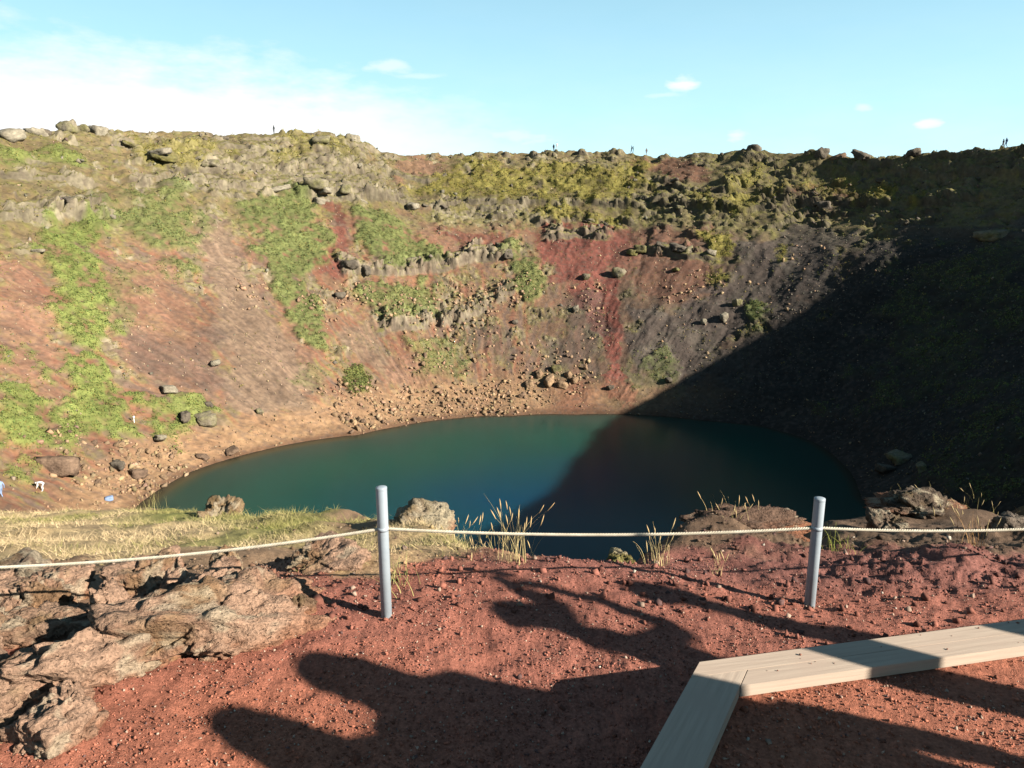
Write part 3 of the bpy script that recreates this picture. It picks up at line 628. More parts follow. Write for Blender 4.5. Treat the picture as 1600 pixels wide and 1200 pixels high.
def near_color(x, y, z):
    n1_, n2_, n3_ = fbm(x * .8, y * .8, 0, 3, 61), fbm(x * 4, y * 4, 0, 3, 62), perlin(x * 30, y * 30, 0, 63)
    red = np.stack([.225 + .04 * n1_ + .03 * n2_, .083 + .012 * n1_ + .012 * n2_, .058 + .008 * n2_ + .006 * n1_], -1)
    org = np.array((.265, .092, .050))
    ins = smooth(-.05, .05, terrace_d(x, y))
    lo = smooth(.2, -1.2, x + .5 * (y - 2.6)) * smooth(3.3, 2.2, y + .15 * x)
    k = np.clip(.5 * ins + .5 * lo + .2 * n1_, 0, 1)[:, None]
    c = red * (1 - k) + org * k
    left = smooth(-.9, -1.9, x) * smooth(3.0, 3.7, y)
    c = c * (1 - .8 * left[:, None]) + np.array((.21, .135, .085)) * .8 * left[:, None]
    bk = (smooth(4.0, 4.6, y + .3 * n2_) * smooth(.2, -.5, x))[:, None] * .85
    c = c * (1 - bk) + np.stack([.17 + .04 * n2_, .108 + .03 * n2_, .066 + .02 * n2_], -1) * bk
    pur = (smooth(3.35, 4.0, y) * smooth(-.6, .1, x))[:, None] * .6
    c = c * (1 - pur) + np.array((.17, .07, .058)) * pur
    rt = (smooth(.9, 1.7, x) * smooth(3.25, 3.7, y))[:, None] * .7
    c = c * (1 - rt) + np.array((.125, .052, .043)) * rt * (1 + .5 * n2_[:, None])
    kn = (smooth(4.15, 4.5, y + .25 * n2_) * smooth(.75, 1.0, x))[:, None] * .85
    c = c * (1 - kn) + np.stack([.085 + .03 * n2_, .058 + .02 * n2_, .036 + .012 * n2_], -1) * kn
    w = dry_w(x, y)[:, None]
    straw = np.stack([.33 + .12 * n2_ + .10 * n1_, .235 + .09 * n2_ + .07 * n1_, .125 + .04 * n2_ + .03 * n1_], -1)
    green = np.array((.14, .15, .035))
    gk = np.clip(smooth(.05, .45, fbm(x * .5, y * .5, 5, 3, 71)) * .7 + fringe(x, y), 0, 1)[:, None]
    c = c * (1 - w * .85) + (straw * (1 - gk) + green * gk) * w * .85
    c = c * (1 + .25 * n3_[:, None])
    return c * (1.04, 1.06, 1.06)

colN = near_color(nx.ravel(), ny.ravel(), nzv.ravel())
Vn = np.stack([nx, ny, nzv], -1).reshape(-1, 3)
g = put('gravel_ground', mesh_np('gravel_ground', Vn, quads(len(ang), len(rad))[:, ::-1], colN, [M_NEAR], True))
tag(g, 'red scoria ground of the crater brink', kind='structure')
del g['label']

# ---------------------------------------------------------------- crater walls
th_f = np.concatenate([np.arange(-36, 213.01, 0.25), np.arange(216, 322, 3.0), [324.0]])
t_in = np.concatenate([np.linspace(-.35, -.02, 6), np.linspace(0, 1.0, 300)])
r_out = np.array([.5, 1, 1.6, 2.4, 3.5, 5, 8, 14, 25, 45, 80, 140, 300, 700, 1500, 4000.])
TH = np.repeat(th_f[:, None], len(t_in) + len(r_out), 1)
S_, R_, Z_ = _per(SHORE, th_f), crestR(th_f), _per(CRESTZ, th_f)
RAD = np.concatenate([S_[:, None] + t_in[None] * (R_ - S_)[:, None], R_[:, None] + r_out[None]], 1)
ZB = crater_z(TH.ravel(), RAD.ravel()).reshape(TH.shape)
ca, sa = np.cos(np.radians(TH)), np.sin(np.radians(TH))
X0, Y0 = CX + RAD * ca, CY + RAD * sa
visible = (TH < 214)
fx, fy, fz = X0.ravel(), Y0.ravel(), ZB.ravel()
thv, rv = TH.ravel(), RAD.ravel()
arc = np.radians(thv) * 72.0                    # metres along the wall
up = fz * 1.6                                    # metres up the slope
fz0_ = fz
hgt = (fz - ZW) / (np.repeat(Z_[:, None], TH.shape[1], 1).ravel() - ZW)     # 0 shore .. 1 crest
# towards the right the crest stands up as a steeper lava wall
fz = fz - 3.2 * smooth(64, 40, thv) * smooth(-10, 5, thv) * smooth(.995, .93, hgt) * smooth(.55, .85, hgt)
inner = rv <= np.repeat(R_[:, None], TH.shape[1], 1).ravel() + .01

wob = np.stack([fbm(fx * .16, fy * .16, fz * .16, 4, 101), fbm(fx * .16, fy * .16, fz * .16, 4, 102)], -1)
n_pre = fbm(fx * .7, fy * .7, fz * .7, 3, 103)
W = {}
for cls, st, soft, pts in PATCHES:
    pp = [(math.radians(a) * 72.0, z * 1.6) for a, z in pts]
    xs, ys = [p[0] for p in pp], [p[1] for p in pp]
    sel = np.where((arc > min(xs) - 8) & (arc < max(xs) + 8) & (up > min(ys) - 8) & (up < max(ys) + 8))[0]
    if not len(sel): continue
    d = sd_poly(arc[sel], up[sel], pp) + 3.2 * soft * wob[sel, 0] + 1.3 * n_pre[sel] 
    w = st * smooth(-soft * .7, soft * .7, d)
    o = W.setdefault(cls, np.zeros(len(fx), np.float32)); o[sel] = np.maximum(o[sel], w)
def wt(c): return W.get(c, np.zeros(len(fx), np.float32))

n_big = fbm(fx * .05, fy * .05, fz * .05, 4, 111)
n_mid = fbm(fx * .22, fy * .22, fz * .22, 4, 112)
n_fin = fbm(fx * .9, fy * .9, fz * .9, 3, 113)
n_vfin = perlin(fx * 2.6, fy * 2.6, fz * 2.6, 114)
streak = fbm(arc * .55 + 1.5 * wob[:, 0], up * .045, 0, 4, 115)
streak2 = fbm(arc * 1.6 + 1.2 * wob[:, 0], up * .10, 4, 3, 116)
veg = np.maximum.reduce([wt('grass'), wt('herb'), wt('bush'), wt('moss') * .8])
scree = np.maximum.reduce([wt('red'), wt('rust'), wt('redbrown'), wt('tan'), wt('ash')])
high = smooth(.62, .72, hgt + .06 * n_big)
rock = np.maximum(wt('rock'), high * smooth(-.10, .30, n_mid + .2 * n_big) * .85 * (1 - scree * .8))
rock = np.maximum(rock, (1 - veg) * (1 - scree) * smooth(.1, .4, n_mid) * .5 * smooth(.12, .2, hgt))
rock = rock * inner * smooth(.03, .09, hgt) * (1 - .7 * veg * (1 - wt('rock')))

# relief: ledged rock, gullied scree, soft herbage
step = 4.2 + 1.2 * n_big
ph = (fz + 2.2 * n_big * 3 + 1.1 * n_mid + .02 * arc) / step
saw = 1 - (ph - np.floor(ph)); saw = saw * saw
cols = np.abs(perlin(arc * .55, up * .12, 0, 121)) + .6 * np.abs(perlin(arc * 1.4, up * .25, 0, 122))
disp = rock * (1.0 * saw + .5 * (ridged(fx * .33, fy * .33, fz * .33, 4, 123) - .5) + .35 * (ridged(fx * 1.0, fy * 1.0, fz * 1.0, 3, 124) - .5) - .45 * (cols - .25))
w1, g1_, id1 = worley(fx * .20 + .25 * n_mid, fy * .20 + .25 * n_mid, fz * .62 + .35 * n_big, 131)
w2, g2_, id2 = worley(fx * .55 + .2 * n_fin, fy * .55, fz * 1.3 + .2 * n_fin, 132)
disp += rock * (1.3 * (id1 - .5) + .45 * (id2 - .5) - .9 * smooth(.16, .0, g1_) - .35 * smooth(.14, 0, g2_))
disp += wt('rock') * .5
face = np.zeros(len(fx))
for k_, (amp, pts) in enumerate(LEDGES):
    a_ = np.array(pts); d0, d1 = a_[0, 0], a_[-1, 0]
    zl = np.interp(thv, a_[:, 0], a_[:, 1]) + .6 * perlin(arc * .15, k_ * 3.1, 0, 141) + .18 * perlin(arc * .8, k_ * 3.1, 0, 142)
    env = smooth(d0 - 1.2, d0 + .6, thv) * smooth(d1 + 1.2, d1 - .6, thv) * smooth(-.5, -.25, perlin(arc * .16, k_ * 7.7, 0, 143)) * (hgt < 1) * inner
    dz = fz - zl
    disp += env * amp * (.75 + .8 * (id2 - .5)) * smooth(-.12, .12, dz) * np.exp(-np.maximum(dz, 0) / 3.2)
    face = np.maximum(face, env * smooth(-.45, -.1, dz) * smooth(1.25, .55, dz))
disp += (1 - rock) * (.45 * fbm(fx * .14, fy * .14, fz * .14, 3, 125) + (.14 * streak + .02 * streak2) * scree + .10 * n_fin + .05 * n_vfin)
gul = np.abs(perlin(arc * .22 + .35 * wob[:, 1], up * .025, 5, 151))
disp -= (1 - rock) * (1 - .7 * veg) * .13 * smooth(.30, .0, gul) * smooth(.1, .2, hgt)
disp += (veg - .6 * wt('moss')) * (.35 + .40 * np.maximum(0, fbm(fx * .6, fy * .6, fz * .6, 3, 126)) + .18 * n_fin)
disp += smooth(.80, 1.0, hgt) * inner * .5 * n_mid
disp *= 1 - .85 * smooth(22, 8, thv) * smooth(.8, .95, hgt)
disp *= smooth(-.02, .06, hgt) * np.where(inner, 1, smooth(40, 0, rv - 97))
vis = ((thv > -50) & (thv < 222))
disp = disp * np.where(vis, 1, .3)
near_k = smooth(30, 24, np.hypot(fx, fy))
disp *= (1 - near_k)
PX, PY = fx - disp * .52 * ca.ravel(), fy - disp * .52 * sa.ravel()
PZ = fz + disp * .85 - near_k * 2.5
crest_k = smooth(.93, 1.0, hgt) * np.where(inner, 1, smooth(6, 2, rv - 97))
PZ += crest_k * smooth(10, 24, thv) * (.45 * np.maximum(0, fbm(arc * .5, fz * .2, 0, 4, 127) + .1)) * (1 - near_k)
PW3 = np.stack([PX, PY, PZ], -1)
_v = PW3.reshape(*TH.shape, 3); _v[-1] = _v[0]          # close the ring

# steepness of the finished relief decides what is bare rock and what carries moss
G3 = PW3.reshape(*TH.shape, 3)
du, dv = np.gradient(G3, axis=0), np.gradient(G3, axis=1)
nrm = np.cross(dv, du); nrm /= np.linalg.norm(nrm, axis=2, keepdims=True) + 1e-9
nrm *= np.sign(nrm[..., 2:3]) 
flat = nrm[..., 2].ravel()

def mixc_(c, col, w):
    return c + (np.asarray(col) - c) * np.clip(w, 0, 1)[:, None]
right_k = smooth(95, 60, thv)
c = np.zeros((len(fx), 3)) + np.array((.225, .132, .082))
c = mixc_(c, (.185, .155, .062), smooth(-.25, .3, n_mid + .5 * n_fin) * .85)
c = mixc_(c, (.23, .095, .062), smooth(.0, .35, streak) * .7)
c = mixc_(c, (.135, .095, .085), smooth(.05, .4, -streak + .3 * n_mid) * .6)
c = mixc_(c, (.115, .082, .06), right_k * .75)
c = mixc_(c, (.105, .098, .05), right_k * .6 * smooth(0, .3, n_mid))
upper = smooth(.58, .68, hgt + .05 * n_big)
c = mixc_(c, (.215, .185, .085), upper * .65)
c = mixc_(c, (.17, .155, .045), upper * smooth(-.1, .25, n_fin + n_mid) * .6)
for k, col in (('tan', (.205, .140, .098)), ('rust', (.222, .122, .082)), ('red', (.172, .058, .045)), ('redbrown', (.155, .075, .052)), ('ash', (.088, .072, .064))):
    w_ = wt(k)
    c = mixc_(c, np.array(col) * (1 + .30 * streak2 + .22 * streak + .15 * n_fin)[:, None], w_ * .92)
rk = np.maximum(smooth(.30, .75, rock + .25 * n_fin), face)
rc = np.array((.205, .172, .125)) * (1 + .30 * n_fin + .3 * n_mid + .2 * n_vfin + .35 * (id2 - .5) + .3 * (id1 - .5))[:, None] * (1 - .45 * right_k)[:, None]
c = mixc_(c, rc, rk * .85)
lich = rk * smooth(.58, .80, flat + .2 * n_fin) * .85
c = mixc_(c, (.185, .165, .055), lich)
for k, col in (('moss', (.20, .172, .045)), ('herb', (.128, .145, .050)), ('grass', (.160, .188, .052)), ('bush', (.12, .13, .04))):
    w_ = wt(k) * smooth(-.55, .1, n_fin * .8 + n_mid * .7 + .25)
    c = mixc_(c, np.array(col) * (1 + .35 * n_fin + .25 * n_mid)[:, None], w_ * .92)
beach = smooth(.105, .06, hgt + .02 * n_mid) * inner
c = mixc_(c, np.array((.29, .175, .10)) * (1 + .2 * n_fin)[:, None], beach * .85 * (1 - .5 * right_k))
c = mixc_(c, (.21, .085, .055), beach * smooth(-14, 14, arc - math.radians(60) * 72) * smooth(30, 6, np.abs(arc - math.radians(58) * 72)) * .8)
c = mixc_(c, (.12, .065, .04), smooth(.018, .004, hgt) * .8 * inner)      # wet rim of the lake
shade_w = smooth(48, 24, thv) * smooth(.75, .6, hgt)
c = mixc_(c, (.028, .026, .024), shade_w * .92 * (1 - veg * .3))  # deep shade of the right wall painted into its colour
c = c * (1 + .16 * n_vfin + .10 * n_fin)[:, None] * .68
spk = smooth(.12, .34, perlin(fx * 1.7, fy * 1.7, fz * 1.7, 161)) * (1 - veg)
c = mixc_(c, (.075, .055, .045), spk * .45)
c = c * (1 + .22 * n_mid + .18 * n_big)[:, None] * (1 - .14 * upper)[:, None]
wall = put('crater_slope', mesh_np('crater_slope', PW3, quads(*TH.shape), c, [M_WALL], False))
tag(wall, kind='structure')

def wall_sample(weight, n, seed):
    """n random points on the visible wall, drawn by weight: vertex ids plus jitter inside the cell"""
    rg = np.random.default_rng(seed)
    area = np.repeat(RAD.ravel() ** 0, 1) * RAD.ravel()
    p = weight * area * ((thv > -36) & (thv < 213)) * inner
    p = np.maximum(p, 0); p = p / p.sum()
    ids = np.searchsorted(np.cumsum(p), rg.random(n)); ids = np.clip(ids, 0, len(fx) - 1)
    nj = TH.shape[1]
    ids = ids[(ids % nj < nj - 1) & (ids // nj < TH.shape[0] - 1)]
    a, b = rg.random(len(ids))[:, None], rg.random(len(ids))[:, None]
    q = PW3[ids] * (1 - a) * (1 - b) + PW3[ids + 1] * (1 - a) * b + PW3[ids + nj] * a * (1 - b) + PW3[ids + nj + 1] * a * b
    return ids, q, nrm.reshape(-1, 3)[ids], rg

def wall_point(th, z):
    """finished surface point at an azimuth and a height"""
    i = int(np.argmin(np.abs(th_f - th))); j = int(np.argmin(np.abs(ZB[i, :len(t_in)] - z)))
    return Vector(G3[i, j]), Vector(nrm[i, j]), i, j

# ---------------------------------------------------------------- the lake
lt = np.radians(np.arange(0, 360, 2.0)); lf = np.array([0, .3, .55, .72, .82, .88, .92, .95, .97, .985, 1.0, 1.05, 1.12])
ls = _per(SHORE, np.degrees((lt + math.pi / 2) % (2 * math.pi) - math.pi / 2))
lr = ls[:, None] * lf[None]
LX, LY = CX + lr * np.cos(lt)[:, None], CY + lr * np.sin(lt)[:, None]
lc = np.zeros((LX.size, 3)) + np.array((.008, .046, .036))
_sx, _sy = CX + ls * np.cos(lt), CY + ls * np.sin(lt)
shore_d = np.sqrt(((LX.ravel()[:, None] - _sx[None]) ** 2 + (LY.ravel()[:, None] - _sy[None]) ** 2).min(1)) * np.where(np.tile(lf, len(lt)) > 1, 0, 1)
lc = mixc_(lc, (.002, .030, .060), smooth(13, 37, shore_d))  # blue of the reflected sky painted into the water away from shore
lth = np.repeat(((np.degrees(lt) + 90) % 360 - 90)[:, None], len(lf), 1).ravel()
lc = mixc_(lc, (.0200, .038, .031), smooth(12, 2.5, shore_d) * .8)
lc = mixc_(lc, (.06, .045, .022), smooth(3.2, .3, shore_d) * smooth(120, 175, lth) )
lc = mixc_(lc, (.035, .03, .02), smooth(1.6, .1, shore_d))
q = quads(len(lt) + 1, len(lf)); q = np.where(q >= len(lt) * len(lf), q - len(lt) * len(lf), q)
mw, n, l, b = mat_new('lake_water')
a = n.new('ShaderNodeVertexColor'); a.layer_name = 'Col'; l.new(a.outputs['Color'], b.inputs['Base Color'])
b.subsurface_method = 'BURLEY'; b.inputs['Subsurface Weight'].default_value = 1.0; b.inputs['Subsurface Radius'].default_value = (1, 1, 1); b.inputs['Subsurface Scale'].default_value = 1.6     # turbid water: soft-edged shade
b.inputs['Roughness'].default_value = 0.20; b.inputs['IOR'].default_value = 1.33; b.inputs['Specular IOR Level'].default_value = 0.09
t = n.new('ShaderNodeTexCoord'); nn = n.new('ShaderNodeTexNoise'); nn.inputs['Scale'].default_value = 0.9; nn.inputs['Detail'].default_value = 5
l.new(t.outputs['Object'], nn.inputs['Vector']); bp = n.new('ShaderNodeBump'); bp.inputs['Distance'].default_value = 0.014
l.new(nn.outputs['Fac'], bp.inputs['Height']); l.new(bp.outputs[0], b.inputs['Normal'])
lake = put('lake_water', mesh_np('lake_water', np.stack([LX.ravel(), LY.ravel(), np.full(LX.size, ZW + .02)], -1), q, lc * ALB, [mw], True))
tag(lake, kind='structure')

# ---------------------------------------------------------------- herbage and loose stones on the walls (past counting: stuff)
def leaf_clumps(q, nv, rg, size, per, col, lift=.4, tri=True):
    n = len(q)
    ctr = np.repeat(q, per, 0) + rg.normal(0, 1, (n * per, 3)) * np.repeat(size, per)[:, None] * .45
    ctr[:, 2] += np.abs(rg.normal(0, 1, n * per)) * np.repeat(size, per) * lift
    up_ = np.repeat(nv, per, 0) + rg.normal(0, .55, (n * per, 3))
    a = np.cross(up_, rg.normal(0, 1, (n * per, 3))); a /= np.linalg.norm(a, axis=1, keepdims=True) + 1e-9
    b_ = np.cross(up_, a); b_ /= np.linalg.norm(b_, axis=1, keepdims=True) + 1e-9
    s = (np.repeat(size, per) * rg.uniform(.35, .8, n * per))[:, None]
    v = np.stack([ctr - a * s * .6 - b_ * s * .35, ctr + a * s * .6 - b_ * s * .25, ctr + b_ * s * .6], 1).reshape(-1, 3)
    f = np.arange(len(v)).reshape(-1, 3)
    cc = np.repeat(np.repeat(col, per, 0) * rg.uniform(.86, 1.14, (n * per, 1)), 3, 0) * .70
    return v, f, cc

vs_, fs_, cs_, off = [], [], [], 0
for w_, n_, sz, col, seed in ((wt('herb') * smooth(-.3, .2, n_fin + n_mid), 17000, (.12, .34), (.112, .128, .045), 1), (wt('grass') * smooth(-.35, .2, n_fin), 11000, (.10, .26), (.150, .178, .050), 2),
                              (wt('bush'), 500, (.2, .42), (.12, .135, .04), 3), (wt('moss') * smooth(-.3, .3, n_fin), 14000, (.12, .34), (.205, .178, .045), 4),
                              (upper * (1 - rock) * (1 - scree) * smooth(0, .3, n_fin), 12000, (.12, .36), (.17, .155, .05), 5),
                              ((1 - upper) * (1 - scree * .7) * smooth(.05, .4, n_mid + .5 * n_fin) * smooth(.08, .13, hgt), 7000, (.12, .3), (.17, .15, .045), 6)):
    ids, qq, nv, rg = wall_sample(w_, n_, 200 + seed)
    size = rg.uniform(*sz, len(qq)) * rg.uniform(.6, 1.2, len(qq))
    col_ = np.array(col) * (1 + .35 * n_fin[ids] + .35 * n_mid[ids])[:, None] * np.stack([rg.uniform(.8, 1.2, len(qq)), np.ones(len(qq)), np.ones(len(qq))], -1)
    v, f, cc = leaf_clumps(qq, nv, rg, size, 5, col_)
    vs_.append(v); fs_.append(f + off); cs_.append(cc); off += len(v)
tag(put('slope_herbage', mesh_np('slope_herbage', np.concatenate(vs_), np.concatenate(fs_), np.concatenate(cs_), [M_LEAF])), kind='stuff')

OCT_V = np.array([(1,0,0),(-1,0,0),(0,1,0),(0,-1,0),(0,0,1),(0,0,-1)], float)
OCT_F = np.array([(0,2,4),(2,1,4),(1,3,4),(3,0,4),(2,0,5),(1,2,5),(3,1,5),(0,3,5)])
CUB_V = np.array([(x, y, z) for x in (-1, 1) for y in (-1, 1) for z in (-1, 1)], float)
CUB_F = np.array([(0,1,3),(0,3,2),(4,6,7),(4,7,5),(0,4,5),(0,5,1),(2,3,7),(2,7,6),(0,2,6),(0,6,4),(1,5,7),(1,7,3)])
def stones(q, rg, size, col, base='oct', flat_=.7):
    BV, BF = (OCT_V, OCT_F) if base == 'oct' else (CUB_V * .72, CUB_F)
    n, k = len(q), len(BV)
    v = BV[None] * (1 + rg.normal(0, .24, (n, k, 1))) + rg.normal(0, .12, (n, k, 3))
    v = v * rg.uniform(.6, 1.35, (n, 1, 3)); v[..., 2] *= flat_
    # random rotation about all axes
    a = rg.normal(0, 1, (n, 4)); a /= np.linalg.norm(a, axis=1, keepdims=True); w0, x0, y0, z0 = a.T
    Rm = np.stack([1-2*(y0*y0+z0*z0), 2*(x0*y0-z0*w0), 2*(x0*z0+y0*w0), 2*(x0*y0+z0*w0), 1-2*(x0*x0+z0*z0), 2*(y0*z0-x0*w0), 2*(x0*z0-y0*w0), 2*(y0*z0+x0*w0), 1-2*(x0*x0+y0*y0)], -1).reshape(n, 3, 3)
    v = np.einsum('nij,nkj->nki', Rm, v) * (size * .5)[:, None, None] + q[:, None]
    f = BF[None] + (np.arange(n) * k)[:, None, None]
    return v.reshape(-1, 3), f.reshape(-1, 3), np.repeat(col, k, 0)

vs_, fs_, cs_, off = [], [], [], 0
for w_, n_, sz, col, seed in ((wt('rubble') * (1 - wt('ash')), 4200, (.10, .75), (.22, .145, .088), 1), (rock * (1 - right_k), 800, (.15, .9), (.14, .118, .088), 2), (rock * right_k, 500, (.15, .9), (.10, .085, .065), 3),
                              (wt('ash') * smooth(60, 20, thv) ** 0 + .15 * scree, 5000, (.10, .34), (.10, .088, .07), 4), (beach * (1 - right_k * .7), 1800, (.1, .4), (.20, .135, .08), 5), (wt('red') * .6 + wt('rust') + wt('tan') * .8 + wt('redbrown') + .35 * (1 - veg) * smooth(.1, .2, hgt), 6500, (.07, .34), (.24, .175, .12), 6)):
    ids, qq, nv, rg = wall_sample(w_, n_, 300 + seed)
    size = sz[0] + (sz[1] - sz[0]) * rg.random(len(qq)) ** 4.0
    col_ = np.array(col) * rg.uniform(.6, 1.35, (len(qq), 1)) * (1 + rg.normal(0, .05, (len(qq), 3)))
    v, f, cc = stones(qq + nv * size[:, None] * .12, rg, size, col_, 'cub')
    vs_.append(v); fs_.append(f + off); cs_.append(cc); off += len(v)
tag(put('slope_rubble', mesh_np('slope_rubble', np.concatenate(vs_), np.concatenate(fs_), np.concatenate(cs_), [M_BITS])), kind='stuff')

# ---------------------------------------------------------------- rocks that can be told apart
def ico(sub):
    bm = bmesh.new(); bmesh.ops.create_icosphere(bm, subdivisions=sub, radius=1)
    v = np.array([x.co[:] for x in bm.verts]); f = np.array([[y.index for y in x.verts] for x in bm.faces]); bm.free()
    return v, f

def crag_shape(seed, sub=3):
    """hard-edged broken block: a box cut by a few random planes"""
    d, f = ico(sub); rg = np.random.default_rng(seed)
    N = rg.normal(0, 1, (4, 3)); N /= np.linalg.norm(N, axis=1, keepdims=True)
    B = np.eye(3) + rg.normal(0, .16, (3, 3)); B /= np.linalg.norm(B, axis=1, keepdims=True)
    N = np.concatenate([N, B, -B]); h = np.concatenate([rg.uniform(.68, .9, 4), rg.uniform(.55, .85, 6)])
    dot = d @ N.T; r = np.where(dot > .05, h[None] / np.maximum(dot, .05), 9).min(1)
    v = d * np.clip(r, .3, 1.5)[:, None]
    _, gp, rid = worley(v[:, 0] * 1.9 + seed, v[:, 1] * 1.9, v[:, 2] * 1.9, seed)
    return v * (rg.uniform(.75, 1.3), 1, 1) + d * (.06 * fbm(v[:, 0] * 2.2 + seed, v[:, 1] * 2.2, v[:, 2] * 2.2, 4, seed) + .22 * (rid - .5) - .10 * smooth(.15, 0, gp))[:, None], f

def rock_shape(seed, sub, facets=11, rough=.10, crack=.05, freq=2.0, k=26.0, block=.12):
    """unit-ish angular block: directions pushed out to a random set of planes, then weathered"""
    d, f = ico(sub); rg = np.random.default_rng(seed)
    N = rg.normal(0, 1, (facets, 3)); N /= np.linalg.norm(N, axis=1, keepdims=True)
    N = np.concatenate([N, [(1,0,0),(-1,0,0),(0,1,0),(0,-1,0),(0,0,1),(0,0,-1)]]); h = np.concatenate([rg.uniform(.55, 1.0, facets), rg.uniform(.82, 1.0, 6)])
    dot = d @ N.T
    rr = np.where(dot > .05, h[None] / np.maximum(dot, .05), 9)
    r = -np.log(np.exp(-k * rr).sum(1)) / k
    v = d * np.clip(r, .3, 1.6)[:, None]
    s = seed * 3.7
    o = rough * fbm(v[:, 0] * freq + s, v[:, 1] * freq, v[:, 2] * freq, 5, seed) * 1.6
    o -= crack * np.maximum(0, ridged(v[:, 0] * freq * .8, v[:, 1] * freq * .8 + s, v[:, 2] * freq * .8, 3, seed + 5) - .62) * 2.2
    _, gp, rid = worley(v[:, 0] * freq * .9 + s, v[:, 1] * freq * .9, v[:, 2] * freq * .9, seed + 3)
    o += block * (rid - .5) - block * .6 * smooth(.12, 0, gp)
    return v + d * o[:, None], f

FAR_SHAPES = []
for s in range(8):
    v, f = crag_shape(500 + s)
    FAR_SHAPES.append((v, f))
far_mesh = {}
def far_rock_mesh(i, tone):
    if (i, tone) not in far_mesh:
        v, f = FAR_SHAPES[i]; far_mesh[i, tone] = mesh_np('boulder_' + tone, v, f, None, [M_FARROCK[tone]])
    return far_mesh[i, tone]

for k, (th, z, w, hr, label, tone) in enumerate(BOULDERS):
    p, nv, *_ = wall_point(th, z)
    s = w * .50
    o = put('boulder', far_rock_mesh(k % 8, tone), None, p + Vector((0, 0, s * hr * .45)), (random.uniform(-.2, .2), random.uniform(-.2, .2), random.uniform(0, 6.28)), (s, s * random.uniform(.8, 1.1), s * hr))
    tag(o, label, 'boulder', 'boulders on the crater slope')
for k, (th, z, w, hr, label, tone) in enumerate(RIM_ROCKS):
    i = int(np.argmin(np.abs(th_f - th))); p = Vector(G3[i, len(t_in) - 3])
    s = w * .48
    o = put('rim_rock', far_rock_mesh((k * 3 + 1) % 8, tone), None, Vector((p.x, p.y, max(p.z, z - .3) + s * hr * .02)), (random.uniform(-.4, .4), random.uniform(-.4, .4), random.uniform(0, 6.28)), (s, s * .85, s * hr))
    tag(o, label, 'rock', 'rocks along the crater rim')

ids, qq, nv, rg = wall_sample(wt('rubble') * beach_zone if False else wt('rubble') * smooth(.20, .12, hgt) * smooth(40, 60, thv), 150, 77)
for k, p in enumerate(qq):
    s = rg.uniform(.25, .62) * (1.25 if k % 9 == 0 else 1)
    o = put('shore_block', far_rock_mesh(k % 8, 'tan' if k % 5 else 'brown'), None, Vector(p) + Vector((0, 0, s * .12)), tuple(rg.uniform(0, 6.28, 3)), (s, s * rg.uniform(.6, 1), s * rg.uniform(.45, .8)))
    sec = ('below the red chute', 'beside the boulder cluster', 'below the middle scree', 'below the pale green patch', 'below the small green bush', 'at the foot of the grey scree', 'at the left corner of the lake')[int(np.digitize(thv[ids[k]], (72, 88, 106, 122, 140, 170)))]
    tag(o, '%s %s fallen block %s, %s' % ('large' if s > .5 else 'medium' if s > .36 else 'small', o.data.materials[0].name.split('_')[-1], sec, 'near the water' if hgt[ids[k]] < .055 else 'upslope' if hgt[ids[k]] > .10 else 'amid others'), 'rock', 'fallen blocks along the shore')
ids, qq, nv, rg = wall_sample(wt('rock') + .15 * rock * (hgt > .6), 70, 78)
for k, p in enumerate(qq):
    s = .5 + 1.3 * rg.random() ** 2; rt = thv[ids[k]] < 70
    o = put('crag_block', far_rock_mesh(k % 8, ('dark' if k % 3 else 'grey') if rt else ('grey', 'pale', 'moss', 'dark')[k % 4]), None, Vector(p) - Vector(nv[k]) * s * .45, tuple(rg.uniform(-.4, .4, 2)) + (rg.uniform(0, 6.28),), (s * 1.5, s * 1.1, s * rg.uniform(.5, .8)))
    sec = ('in the ledges above the dark scree', 'in the ledges above the red scree', 'left of the red scree', 'below the high hump of the rim', 'in the crags of the left wall')[int(np.digitize(thv[ids[k]], (52, 82, 110, 132)))]
    tag(o, ('%s %s lava block ' % ('large' if s > .95 else 'small', {'moss': 'mossy'}.get(o.data.materials[0].name.split('_')[-1], o.data.materials[0].name.split('_')[-1]))) + sec + (', high near the rim' if hgt[ids[k]] > .85 else ', low on the slope' if hgt[ids[k]] < .6 else ''), 'rock', 'lava blocks in the rock bands')

# ---------------------------------------------------------------- the lava outcrop by the terrace and the knolls on the brink
def lava_color(v, vz, tone, seed):
    n1_, n2_, n3_ = fbm(v[:, 0] * 1.7, v[:, 1] * 1.7, v[:, 2] * 1.7, 4, seed), fbm(v[:, 0] * 7, v[:, 1] * 7, v[:, 2] * 7, 3, seed + 1), perlin(v[:, 0] * 25, v[:, 1] * 25, v[:, 2] * 25, seed + 2)
    c = np.zeros((len(v), 3)) + np.array(tone)
    c = mixc_(c, np.array(tone) * (.62, .52, .47), smooth(.0, .45, n1_ + .4 * n2_))
    c = mixc_(c, (.29, .115, .06), smooth(.45, -.1, vz + .2 * n2_) * .7)
    c = mixc_(c, (.42, .36, .26), smooth(.18, .5, n2_ + .5 * n1_) * .55)
    c = mixc_(c, (.25, .19, .08), smooth(.25, .55, n1_ - .5 * n2_) * .25)
    return c * (1 + .26 * n3_ + .16 * n2_)[:, None] * .68

